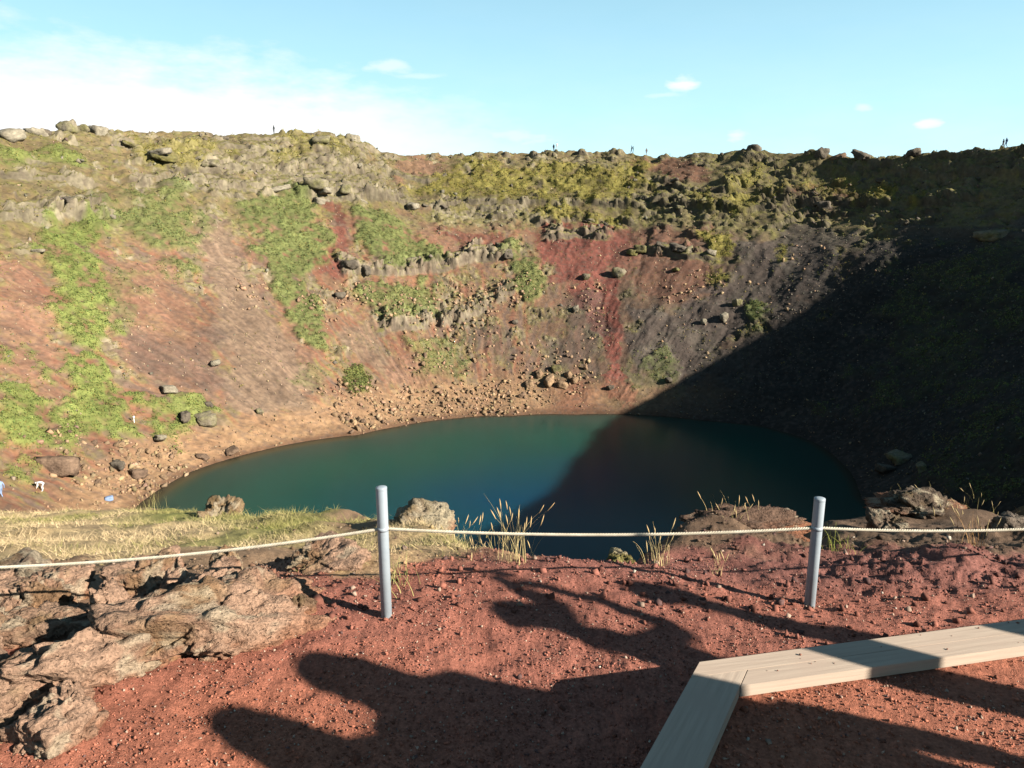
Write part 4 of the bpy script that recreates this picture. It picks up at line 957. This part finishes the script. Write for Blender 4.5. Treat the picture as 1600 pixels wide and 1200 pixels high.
def lava_rock(label, p1, p2, depth, height, seed, sub=6, tone=(.36, .225, .155), lift=0.0, tilt=(0, 0), rough=.11, crack=.10, freq=2.2, name='lava_rock', cat='rock', group=None, facets=10):
    """block whose near foot runs from p1 to p2 on the ground"""
    p1, p2 = np.array(p1, float), np.array(p2, float)
    ax = (p2 - p1); L = np.linalg.norm(ax); ax /= L; nn_ = np.array((-ax[1], ax[0]))
    if nn_[1] < 0: nn_ = -nn_
    c = (p1 + p2) / 2 + nn_ * depth / 2
    v, f = rock_shape(seed, sub, facets, rough, crack, freq, 30, .07)
    yaw = math.atan2(ax[1], ax[0])
    S = np.array((L / 2, depth / 2, height)) * 1.02
    w = v * S
    w = w @ np.array(Euler((tilt[0], tilt[1], 0)).to_matrix()).T
    # weather in metres
    _, ga, ra = worley(w[:, 0] * 5.5 + seed, w[:, 1] * 7, w[:, 2] * 8, seed + 1); _, gb, rb = worley(w[:, 0] * 15 + seed, w[:, 1] * 17, w[:, 2] * 19, seed + 2)
    dn = v / np.linalg.norm(v, axis=1, keepdims=True); hs = min(1.0, height / .2)
    w += dn * (hs * (.034 * (ra - .5) - .018 * smooth(.10, 0, ga) + .007 * (rb - .5) - .005 * smooth(.1, 0, gb)))[:, None]
    w += dn * (.035 * fbm(w[:, 0] * 5, w[:, 1] * 5, w[:, 2] * 5 + seed, 4, seed + 9) - .05 * np.maximum(0, ridged(w[:, 0] * 3.1, w[:, 1] * 4.3, w[:, 2] * 4.3 + seed, 3, seed + 19) - .6)
          + .010 * ridged(w[:, 0] * 16, w[:, 1] * 16, w[:, 2] * 16, 3, seed + 29) - .018 * np.maximum(0, perlin(w[:, 0] * 11, w[:, 1] * 11, w[:, 2] * 11, seed + 39) - .12) * 2)[:, None] * min(1.0, height / .25)
    gz = float(near_z(np.array([c[0]]), np.array([c[1]]))[0])
    col = lava_color(w * 1.0 + seed, w[:, 2] / height, tone, seed)
    o = put(name, mesh_np(name, w, f, col, [M_LAVA], True), None, (c[0], c[1], gz + lift), (0, 0, yaw))
    return tag(o, label, cat, group)

for args, kw in LAVA:
    lava_rock(*args, **kw)

# ---------------------------------------------------------------- dry grass (stuff) and seeding tufts
def blades(x, y, rg, h, wdt, col, lean=.5, segs=2):
    n = len(x); z = near_z(x, y)
    base = np.stack([x, y, z], -1)
    a = rg.uniform(0, 6.283, n); side = np.stack([np.cos(a), np.sin(a), np.zeros(n)], -1)
    ln = rg.normal(0, lean, (n, 2)) + np.array((-.25, .1)); tip = base + np.stack([ln[:, 0] * h, ln[:, 1] * h, h], -1)
    mid = base * .5 + tip * .5; mid[:, 2] += h * .12
    wd = wdt[:, None]
    v = np.stack([base - side * wd, base + side * wd, mid - side * wd * .7, mid + side * wd * .7, tip], 1).reshape(-1, 3)
    k = (np.arange(n) * 5)[:, None]
    f4 = np.concatenate([k, k + 1, k + 3, k + 2], 1); f3 = np.concatenate([k + 2, k + 3, k + 4], 1)
    return v, f4, f3, np.repeat(col, 5, 0)

rg = np.random.default_rng(91)
n_try = 240000
dd = 4.0 * np.exp(rg.random(n_try) * math.log(24 / 4.0)); aa = np.radians(rg.uniform(-64, 2, n_try))
gx, gy = dd * np.sin(aa), dd * np.cos(aa)
keep = rg.random(n_try) < dry_w(gx, gy) * (.04 + 1.0 * smooth(-.2, .4, fbm(gx * 1.3, gy * 1.3, 7, 3, 93)))
gx, gy = gx[keep], gy[keep]
hh = rg.uniform(.015, .055, len(gx)) * (.8 + .6 * smooth(4, 9, np.hypot(gx, gy)))
gk = np.clip(smooth(.0, .4, fbm(gx * .5, gy * .5, 5, 3, 71) + .25 * rg.normal(0, 1, len(gx))) + fringe(gx, gy), 0, 1)[:, None]
gc = (np.array((.40, .30, .175)) * (1 - gk) + np.array((.19, .175, .06)) * gk) * rg.uniform(.55, 1.3, (len(gx), 1))
v, f4, f3, cc = blades(gx, gy, rg, hh, rg.uniform(.0010, .0022, len(gx)) * (.5 + .12 * np.hypot(gx, gy)), gc, 1.25)
tag(put('dry_grass', mesh_np('dry_grass', v, [f4, f3], cc, [M_LEAF])), kind='stuff')

def tuft(label, x, y, n, h, spread, seed, tone=(.44, .35, .17), heads=True, name='grass_tuft', lean=.22):
    rg = np.random.default_rng(seed)
    z0 = float(near_z(np.array([x]), np.array([y]))[0])
    root = empty(name, (x, y, z0)); tag(root, label, 'grass', 'grass tufts along the brink')
    V, F4, F3, Cc, HV, HF = [], [], [], [], [], []
    for i in range(n):
        bx, by = rg.normal(0, spread, 2); L = h * rg.uniform(.5, 1.1); a = rg.uniform(0, 6.28); ln = rg.normal(0, lean, 2) + np.array((-.10, 0))
        wd = rg.uniform(.0008, .0017); pr = None; m = 6; dr = rg.uniform(.1, .5)
        for s in range(m + 1):
            t_ = s / m
            c_ = np.array((bx + ln[0] * L * t_ ** 1.6, by + ln[1] * L * t_ ** 1.6, L * (t_ - dr * .35 * t_ ** 3)))
            sd = np.array((math.cos(a), math.sin(a), 0)) * wd * (1 - .75 * t_)
            V += [c_ - sd, c_ + sd]
            if s: k = len(V) - 4; F4.append((k, k + 1, k + 3, k + 2))
        Cc += [np.array(tone) * rg.uniform(.6, 1.2)] * (2 * (m + 1))
        if heads and i % 3 == 0:
            dirv = np.array((ln[0], ln[1], .8)); dirv /= np.linalg.norm(dirv)
            k = len(HV); b0 = c_ - dirv * .012
            for (u_, w_) in ((0, .0012), (.45, .0038), (.75, .003)):
                for q_ in range(4): HV.append(b0 + dirv * .065 * u_ + np.array((math.cos(q_ * 1.571), math.sin(q_ * 1.571), 0)) * w_)
            HV.append(b0 + dirv * .07)
            for rr_ in range(2):
                for q_ in range(4): HF.append((k + rr_ * 4 + q_, k + rr_ * 4 + (q_ + 1) % 4, k + rr_ * 4 + 4 + (q_ + 1) % 4, k + rr_ * 4 + 4 + q_))
            HF += [(k + 8 + q_, k + 8 + (q_ + 1) % 4, k + 12, k + 12) for q_ in range(4)]
    tag(put('blades', mesh_np('blades', V, np.array(F4), np.array(Cc), [M_LEAF]), root), kind='stuff')
    if HV:
        HF4 = [x_ for x_ in HF if x_[2] != x_[3]]; HF3 = [x_[:3] for x_ in HF if x_[2] == x_[3]]
        tag(put('seed_heads', mesh_np('seed_heads', HV, [np.array(HF4), np.array(HF3)], np.tile((.36, .27, .14), (len(HV), 1)), [M_LEAF]), root), kind='stuff')
    return root

for args, kw in TUFTS:
    tuft(*args, **kw)

# ---------------------------------------------------------------- loose scoria on the near ground (stuff)
rg = np.random.default_rng(55)
vs_, fs_, cs_, off = [], [], [], 0
for n_, d0, d1, s0, s1, pw, base in ((98000, 1.3, 5.2, .004, .015, 2.2, 'oct'), (1300, 1.6, 5.5, .010, .028, 3.0, 'cub'), (5500, 3.2, 7.5, .009, .045, 3.6, 'cub')):
    dd = d0 * np.exp(rg.random(n_) * math.log(d1 / d0)); aa = np.radians(rg.uniform(-58, 56, n_))
    if s1 > .05: aa = np.radians(np.where(rg.random(n_) < .9, 42 - 36 * rg.random(n_) ** 1.5, rg.uniform(-42, 13, n_)))
    gx, gy = dd * np.sin(aa), dd * np.cos(aa)
    keep = (np.abs(terrace_d(gx, gy)) > PW / 2 + .004) & (rg.random(n_) > dry_w(gx, gy) * .8) & (rg.random(n_) < .45 + .9 * smooth(-.25, .25, fbm(gx * 2.2, gy * 2.2, 9, 3, 57)))
    gx, gy = gx[keep], gy[keep]; n_ = len(gx)
    sz = s0 + (s1 - s0) * rg.random(n_) ** pw
    z = near_z(gx, gy)
    pc = near_color(gx, gy, z) * rg.uniform(.55, 1.35, (n_, 1))
    odd = rg.random(n_)
    pc = np.where((odd < .10)[:, None], np.array((.30, .21, .16)) * rg.uniform(.7, 1.2, (n_, 1)), pc)
    pc = np.where((odd > .996)[:, None], np.array((.40, .35, .29)), pc)
    pc = np.where(((odd > .90) & (odd < .97))[:, None], np.array((.11, .06, .055)), pc)
    if base == 'cub': pc = pc * .72
    v, f, cc = stones(np.stack([gx, gy, z + sz * .16], -1), rg, sz, pc, base, .75)
    vs_.append(v); fs_.append(f + off); cs_.append(cc); off += len(v)
n_ = 40                                          # grit kicked up on the timber
gx = rg.uniform(.3, 3.2, n_); gy = 2.426 + (gx - .7034) * .2117 - rg.uniform(.01, .16, n_); sel = gx > .8; gx, gy = gx[sel], gy[sel]; n_ = len(gx)
sz = .004 + .012 * rg.random(n_) ** 3
v, f, cc = stones(np.stack([gx, gy, sz * .3], -1), rg, sz, np.tile((.20, .085, .06), (n_, 1)) * rg.uniform(.5, 1.2, (n_, 1)), 'oct', .75)
vs_.append(v); fs_.append(f + off); cs_.append(cc); off += len(v)
tag(put('gravel', mesh_np('gravel', np.concatenate(vs_), np.concatenate(fs_), np.concatenate(cs_), [M_BITS])), kind='stuff')

# ---------------------------------------------------------------- timber edging of the terrace
mwood, n, l, b = mat_new('weathered_timber')
t = n.new('ShaderNodeTexCoord'); mp = n.new('ShaderNodeMapping'); mp.inputs['Scale'].default_value = (1.2, 26, 26); l.new(t.outputs['Object'], mp.inputs['Vector'])
g1 = n.new('ShaderNodeTexNoise'); g1.inputs['Scale'].default_value = 2.2; g1.inputs['Detail'].default_value = 7; g1.inputs['Roughness'].default_value = .6; l.new(mp.outputs[0], g1.inputs['Vector'])
g2 = n.new('ShaderNodeTexNoise'); g2.inputs['Scale'].default_value = 3.5; g2.inputs['Detail'].default_value = 5; l.new(t.outputs['Object'], g2.inputs['Vector'])
cr = n.new('ShaderNodeValToRGB'); l.new(g1.outputs['Fac'], cr.inputs['Fac'])
cr.color_ramp.elements[0].position = .28; cr.color_ramp.elements[0].color = (.205, .156, .122, 1)
cr.color_ramp.elements[1].position = .60; cr.color_ramp.elements[1].color = (.255, .201, .158, 1)
rd = n.new('ShaderNodeMapRange'); rd.inputs['From Min'].default_value = .52; rd.inputs['From Max'].default_value = .75; l.new(g2.outputs['Fac'], rd.inputs['Value'])
mxx = n.new('ShaderNodeMix'); mxx.data_type = 'RGBA'; l.new(rd.outputs[0], mxx.inputs['Factor']); l.new(cr.outputs[0], mxx.inputs[6]); mxx.inputs[7].default_value = (.235, .178, .14, 1)
l.new(mxx.outputs[2], b.inputs['Base Color']); b.inputs['Roughness'].default_value = .8; b.inputs['Specular IOR Level'].default_value = .2
bp = n.new('ShaderNodeBump'); bp.inputs['Distance'].default_value = .0015; l.new(g1.outputs['Fac'], bp.inputs['Height']); l.new(bp.outputs[0], b.inputs['Normal'])

def board(name, pts, z0, z1, org, d, parent, bev=.0012):
    """board with the given plan outline (world), its own X along the grain"""
    org = np.array(org); d = np.array(d) / np.linalg.norm(d); nn_ = np.array((-d[1], d[0]))
    bm = bmesh.new()
    lo = [bm.verts.new(((np.array(p) - org) @ d, (np.array(p) - org) @ nn_, z0)) for p in pts]
    f = bm.faces.new(lo); bm.normal_update()
    ex = bmesh.ops.extrude_face_region(bm, geom=[f]); bmesh.ops.translate(bm, vec=(0, 0, z1 - z0), verts=[x for x in ex['geom'] if isinstance(x, bmesh.types.BMVert)])
    bmesh.ops.recalc_face_normals(bm, faces=bm.faces[:])
    bmesh.ops.bevel(bm, geom=bm.edges[:], offset=bev, segments=2, affect='EDGES', clamp_overlap=True)
    me = bpy.data.meshes.new(name); bm.to_mesh(me); bm.free(); me.materials.append(mwood)
    return put(name, me, parent, (org[0], org[1], 0), (0, 0, math.atan2(d[1], d[0])))

edging = tag(empty('timber_edging', (0, 0, 0)), 'pale weathered timber kerb turning a corner round the gravel terrace', 'kerb')
nA, nB = np.array((A_DIR[1], -A_DIR[0])), np.array((B_DIR[1], -B_DIR[0]))
def meet(p, d, q, e):
    M = np.array([d, -e]).T; s = np.linalg.solve(M, q - p); return p + d * s[0]
half = PW / 2
a0, a1 = A_PT, A_PT + nA * PW                       # left and right edges of the near plank
b0, bm_, b1 = B_PT, B_PT + nB * (half - .0002), B_PT + nB * (half + .0002)
b2 = B_PT + nB * PW
board('plank', [meet(b0, B_DIR, a0, A_DIR), meet(bm_, B_DIR, a0, A_DIR), bm_ + B_DIR * 4.4, b0 + B_DIR * 4.4], -.045, 0, B_PT, B_DIR, edging)
board('plank', [meet(b1, B_DIR, a1, A_DIR) + B_DIR * .003, meet(b2, B_DIR, a1, A_DIR) + B_DIR * .003, b2 + B_DIR * 4.4, b1 + B_DIR * 4.4], -.045, 0, B_PT, B_DIR, edging)
board('plank', [a0 - A_DIR * 3.2, a1 - A_DIR * 3.2, meet(b1, B_DIR, a1, A_DIR), meet(b1, B_DIR, a0, A_DIR)], -.045, .0005, A_PT, A_DIR, edging)
for (p, d, nn_, L0, L1) in ((A_PT, A_DIR, nA, -3.2, .55), (B_PT, B_DIR, nB, .06, 4.4)):
    q0, q1 = p + nn_ * .02 + d * L0, p + nn_ * .02 + d * L1
    board('retaining_board', [q0, q0 + nn_ * .045, q1 + nn_ * .045, q1], -.40, -.0452, p, d, edging)

# ---------------------------------------------------------------- posts and rope
mzinc = earth_mat('galvanised_steel', fine=9, amount=.12, bump=.0006, bumpscale=60, rough=.5, attr=False, base=(.20, .235, .27), base2=(.25, .28, .31), spec=.5)
mcap = plain_mat('grey_cap', (.20, .23, .26), .45, 0, .4)
mrope = earth_mat('rope_fibre', fine=60, amount=.22, bump=.0008, bumpscale=300, attr=False, base=(.40, .36, .29), base2=(.33, .29, .225), rough=.85)
def lathe(prof, n=20):
    V, F = [], []
    for r_, z_ in prof: V += [(r_ * math.cos(k * 2 * math.pi / n), r_ * math.sin(k * 2 * math.pi / n), z_) for k in range(n)]
    for i in range(len(prof) - 1):
        for k in range(n): F.append((i * n + k, i * n + (k + 1) % n, (i + 1) * n + (k + 1) % n, (i + 1) * n + k))
    return np.array(V), np.array(F)
def post(label, x, y, h, ropeh):
    z = float(near_z(np.array([x]), np.array([y]))[0]) - .01
    root = tag(empty('rope_post', (x, y, z)), label, 'post', 'steel posts of the rope barrier')
    v, f = lathe([(.0, -.25), (.0265, -.25), (.0265, h - .012), (.0262, h - .006), (.0240, h - .006)], 24)
    put('pipe', mesh_np('pipe', v, f, None, [mzinc], True), root)
    v, f = lathe([(.0268, h - .014), (.0272, h - .003), (.0262, h), (.012, h + .004), (.0, h + .0045)], 24)
    put('cap', mesh_np('cap', v, f, None, [mcap], True), root)
    v, f = lathe([(.0266, ropeh - .010), (.0273, ropeh - .010), (.0273, ropeh + .010), (.0266, ropeh + .010)], 24)
    put('rope_collar', mesh_np('rope_collar', v, f, None, [mzinc], True), root)
    return Vector((x, y, z + ropeh))
ends = [post(*p) for p in POSTS]
def rope(label, A, B, sag):
    A, B = np.array(A), np.array(B); L = np.linalg.norm(B - A); n = int(L / .006); t_ = np.linspace(0, 1, n)
    c_ = A[None] * (1 - t_)[:, None] + B[None] * t_[:, None]; c_[:, 2] -= sag * 4 * t_ * (1 - t_)
    tg = np.gradient(c_, axis=0); tg /= np.linalg.norm(tg, axis=1, keepdims=True)
    u_ = np.cross(tg, (0, 0, 1.)); u_ /= np.linalg.norm(u_, axis=1, keepdims=True); w_ = np.cross(u_, tg)
    root = tag(empty('rope', tuple((A + B) / 2)), label, 'rope', 'rope strung between the steel posts')
    c0 = (A + B) / 2
    for s in range(3):
        ph_ = t_ * L / .040 * 6.283 + s * 2.0944
        cc_ = c_ + (u_ * np.cos(ph_)[:, None] + w_ * np.sin(ph_)[:, None]) * .0040 - c0
        ring = [cc_ + (u_ * math.cos(k * 1.0472) + w_ * math.sin(k * 1.0472)) * .0046 for k in range(6)]
        V = np.stack(ring, 1).reshape(-1, 3)
        i, k = np.meshgrid(np.arange(n - 1), np.arange(6), indexing='ij')
        F = np.stack([i * 6 + k, i * 6 + (k + 1) % 6, (i + 1) * 6 + (k + 1) % 6, (i + 1) * 6 + k], -1).reshape(-1, 4)
        put('strand', mesh_np('strand', V, F, None, [mrope], True), root)
for (lab, i, j, sag) in ROPES: rope(lab, ends[i], ends[j], sag)

# ---------------------------------------------------------------- people
CLOTH = {k: plain_mat('cloth_' + k, c_, .85, 0, .15, .2, 14) for k, c_ in (('dark', (.022, .026, .028)), ('black', (.014, .014, .016)), ('grey', (.10, .10, .11)), ('pale', (.42, .44, .44)),
         ('teal', (.02, .07, .075)), ('brown', (.11, .085, .07)), ('blue', (.05, .085, .17)), ('white', (.60, .60, .58)), ('red', (.35, .05, .04)), ('lightblue', (.17, .23, .36)))}
M_SKIN = plain_mat('skin', (.50, .32, .24), .6, 0, .3, .08, 30)
M_HAIR = plain_mat('hair', (.05, .035, .025), .7, 0, .3, .2, 60)
M_SHOE = plain_mat('shoe', (.03, .028, .027), .7, 0, .2, .2, 30)
M_SHOEW = plain_mat('pale_shoe', (.62, .60, .57), .7, 0, .2, .1, 30)

STAND = dict(pelvis=(0,0,.93), waist=(0,-.01,1.12), chest=(0,0,1.36), neck=(0,0,1.51), head=(0,.025,1.62), crown=(0,.02,1.70),
             shoulder=(.185,0,1.43), elbow=(.245,-.03,1.14), wrist=(.25,.07,.90), hand=(.245,.10,.82), hip=(.10,0,.90), knee=(.11,.03,.49), ankle=(.12,-.01,.09), toe=(.135,.15,.04))
WALK = dict(STAND, kneeL=(.10,.16,.50), ankleL=(.11,.22,.10), toeL=(.115,.37,.06), kneeR=(-.10,.02,.47), ankleR=(-.11,-.26,.14), toeR=(-.115,-.14,.05), elbowL=(.24,-.14,1.15), wristL=(.24,-.12,.90), handL=(.235,-.10,.82), elbowR=(-.24,.02,1.14), wristR=(-.23,.20,.96), handR=(-.22,.26,.90))
PHOTO = dict(STAND, shoulder=(.19,.02,1.45), elbow=(.30,.20,1.46), wrist=(.13,.30,1.68), hand=(.06,.31,1.76))
COAT = dict(STAND, shoulder=(.20,0,1.42), elbow=(.29,-.02,1.15), wrist=(.24,.12,.95), hand=(.20,.17,.90), neck=(0,0,1.50))
BEND = dict(STAND, pelvis=(0,-.14,.86), waist=(0,.04,1.00), chest=(0,.30,1.02), neck=(0,.45,1.00), head=(0,.56,.96), crown=(0,.64,.94), shoulder=(.18,.34,1.0), elbow=(.22,.40,.70), wrist=(.18,.48,.48), hand=(.16,.52,.40), hip=(.10,-.12,.84))
RAD_ = dict(pelvis=.150, waist=.135, chest=.150, neck=.056, head=.098, crown=.072, shoulder=.062, elbow=.046, wrist=.033, hand=.038, hip=.088, knee=.060, ankle=.044, toe=.042)
def person_mesh(pose, bulk=1.0, coat=False):
    bm = bmesh.new(); ly = bm.verts.layers.skin.verify(); vv = {}; zone = []
    def jt(k, side=''):
        key = k + side
        if key in vv: return vv[key]
        p = pose.get(key)
        if p is None:
            p = pose[k]; p = (-p[0], p[1], p[2]) if side == 'R' else p
        v = bm.verts.new(p); rr_ = (dict(RAD_, pelvis=.175, waist=.165, neck=.085, elbow=.062, shoulder=.08) if coat else RAD_)[k] * (bulk if k in ('pelvis', 'waist', 'chest', 'shoulder', 'elbow') else 1)
        v[ly].radius = (rr_, rr_ * (.78 if k in ('pelvis', 'waist', 'chest') else 1)); vv[key] = v; return v
    def chain(keys, side, zn):
        for a_, b_ in zip(keys[:-1], keys[1:]):
            ka = jt(a_, side if a_ not in ('pelvis', 'waist', 'chest', 'neck', 'head', 'crown') else ''); kb = jt(b_, side if b_ not in ('pelvis', 'waist', 'chest', 'neck', 'head', 'crown') else '')
            bm.edges.new((ka, kb)); zone.append((ka.co.copy(), kb.co.copy(), zn[0] if len(zn) == 1 else zn[keys.index(b_) - 1]))
    chain(['pelvis', 'waist', 'chest'], '', [0]); chain(['chest', 'neck', 'head', 'crown'], '', [2])
    for s in 'LR':
        chain(['chest', 'shoulder', 'elbow', 'wrist', 'hand'], s, [0, 0, 0, 2]); chain(['pelvis', 'hip', 'knee', 'ankle', 'toe'], s, [1, 1, 1, 3])
    vv['pelvis'][ly].use_root = True
    me = bpy.data.meshes.new('person'); bm.to_mesh(me); bm.free()
    tmp = bpy.data.objects.new('person_tmp', me); COL.objects.link(tmp)
    tmp.modifiers.new('skin', 'SKIN'); sb = tmp.modifiers.new('sub', 'SUBSURF'); sb.levels = 1; sb.render_levels = 1
    dg = bpy.context.evaluated_depsgraph_get(); out = bpy.data.meshes.new_from_object(tmp.evaluated_get(dg))
    bpy.data.objects.remove(tmp); bpy.data.meshes.remove(me)
    for pl in out.polygons:
        best, mi = 9, 0
        for a_, b_, zn in zone:
            ab = b_ - a_; t_ = max(0, min(1, (pl.center - a_).dot(ab) / max(ab.length_squared, 1e-9))); d_ = (pl.center - a_ - ab * t_).length
            if d_ < best: best, mi = d_, zn
        pl.material_index = mi; pl.use_smooth = True
    return out, pose
BODIES = {k: person_mesh(p, 1.1) for k, p in (('stand', STAND), ('walk', WALK), ('photo', PHOTO), ('bend', BEND))}
BODIES['coat'] = person_mesh(COAT, 1.15, True)
hv, hf = ico(2); hv = hv * (.112, .122, .10); hv[:, 2] = np.where(hv[:, 2] < -.01, hv[:, 2] * .25, hv[:, 2])
hv[:, 1] -= .012
def person(label, loc, yaw, pose, top, legs, scale=1.0, shoes=None, pack=None, group=None):
    base, ps = BODIES[pose]
    root = tag(empty('person', loc, (0, 0, yaw)), label, 'person', group); root.scale = (scale,) * 3
    me = base.copy(); me.materials.clear()
    for m_ in (CLOTH[top], CLOTH[legs], M_SKIN, shoes or M_SHOE): me.materials.append(m_)
    put('body', me, root)
    hd = np.array(ps['head']); cw = np.array(ps['crown']); dv_ = Vector(cw - hd).normalized()
    h = put('hair', mesh_np('hair', hv, hf, None, [M_HAIR], True), root, tuple(hd + np.array(dv_) * .035), Vector((0, 0, 1)).rotation_difference(dv_).to_euler())
    if pose == 'coat':                          # hood pulled up, falling to the shoulders
        v, f = lathe([(.165, -.20), (.145, -.10), (.132, 0), (.128, .07), (.095, .135), (.0, .165)], 18); v[:, 1] = v[:, 1] * 1.08 - .02
        v[:, 1] -= .03 * smooth(.0, .15, v[:, 2])
        put('hood', mesh_np('hood', v, f, None, [CLOTH[top]], True), root, (0, 0, 1.60))
        v, f = lathe([(.215, -.42), (.205, -.2), (.19, 0)], 20); v[:, 1] *= .78
        put('coat_skirt', mesh_np('coat_skirt', v, f, None, [CLOTH[top]], True), root, (0, 0, 1.0))
    if pose == 'photo':
        v, f = crag_shape(5, 2); put('camera_body', mesh_np('camera_body', np.clip(v, -.7, .7) * (.09, .035, .06), f, None, [CLOTH['black']]), root, (0, .35, 1.78))
    if pack:
        v, f = rock_shape(900, 3, 4, .02, 0, 1.5); 
        put('rucksack', mesh_np('rucksack', v * (.15, .10, .23), f, None, [CLOTH[pack]], True), root, (0, -.21, 1.27))
    return root

for k, (th, label, top, legs) in enumerate(WALKERS):
    i = int(np.argmin(np.abs(th_f - th))); col_ = G3[i, len(t_in) - 8:len(t_in) + 4]; p = Vector(col_[np.argmax(col_[:, 2] + .0)])
    person(label, p + Vector((0, 0, -.03)), (1.2, -.6, .5, 1.5, 1.4, .4, 1.6, 1.7)[k], ('stand', 'stand', 'walk', 'walk', 'stand', 'walk', 'walk', 'walk')[k], top, legs, (1.05, 1, .98, 1.03, .95, .92, 1, 1)[k], None, 'grey' if k in (7,) else ('dark' if k == 3 else None), 'walkers on the far rim')
(t0, z0, l0), (t1, z1, l1), (t2, z2, _), (t3, z3, _) = SHORE_SPOTS
p = wall_point(t0, z0)[0]; person(l0, p, 1.2, 'walk', 'lightblue', 'blue', 1.0, M_SHOEW, None, 'visitors down by the lake')
p = wall_point(t1, z1)[0]; person(l1, p, 1.9, 'bend', 'white', 'black', 1.0, None, None, 'visitors down by the lake')
p = wall_point(t2, z2)[0]
mk = tag(empty('marker_post', tuple(p)), 'small white marker post on the bright green slope at the left', 'post')
v, f = lathe([(.05, -.2), (.05, .62), (.0, .63)], 8); put('stake', mesh_np('stake', v, f, None, [CLOTH['white']]), mk)
v, f = lathe([(.0, .60), (.13, .61), (.14, .85), (.0, .88)], 8); put('head_board', mesh_np('head_board', v, f, None, [CLOTH['white']]), mk)
p = wall_point(t3, z3)[0]
v, f = rock_shape(77, 3, 5, .08, .02, 1.6)
tag(put('bag', mesh_np('bag', v * (.48, .34, .28), f, None, [CLOTH['lightblue']], True), None, p + Vector((0, 0, .2)), (0, 0, .5)), 'pale blue bundle lying at the corner of the lake', 'bag')

# the sightseers who stand along the terrace edge just outside the view: their shadows fall across the gravel
for (label, x, y, yaw, pose, top, legs, sc) in SIGHTSEERS:
    r_ = person(label, (x, y, -.05), yaw, pose, top, legs, sc, None, None, 'sightseers on the terrace')
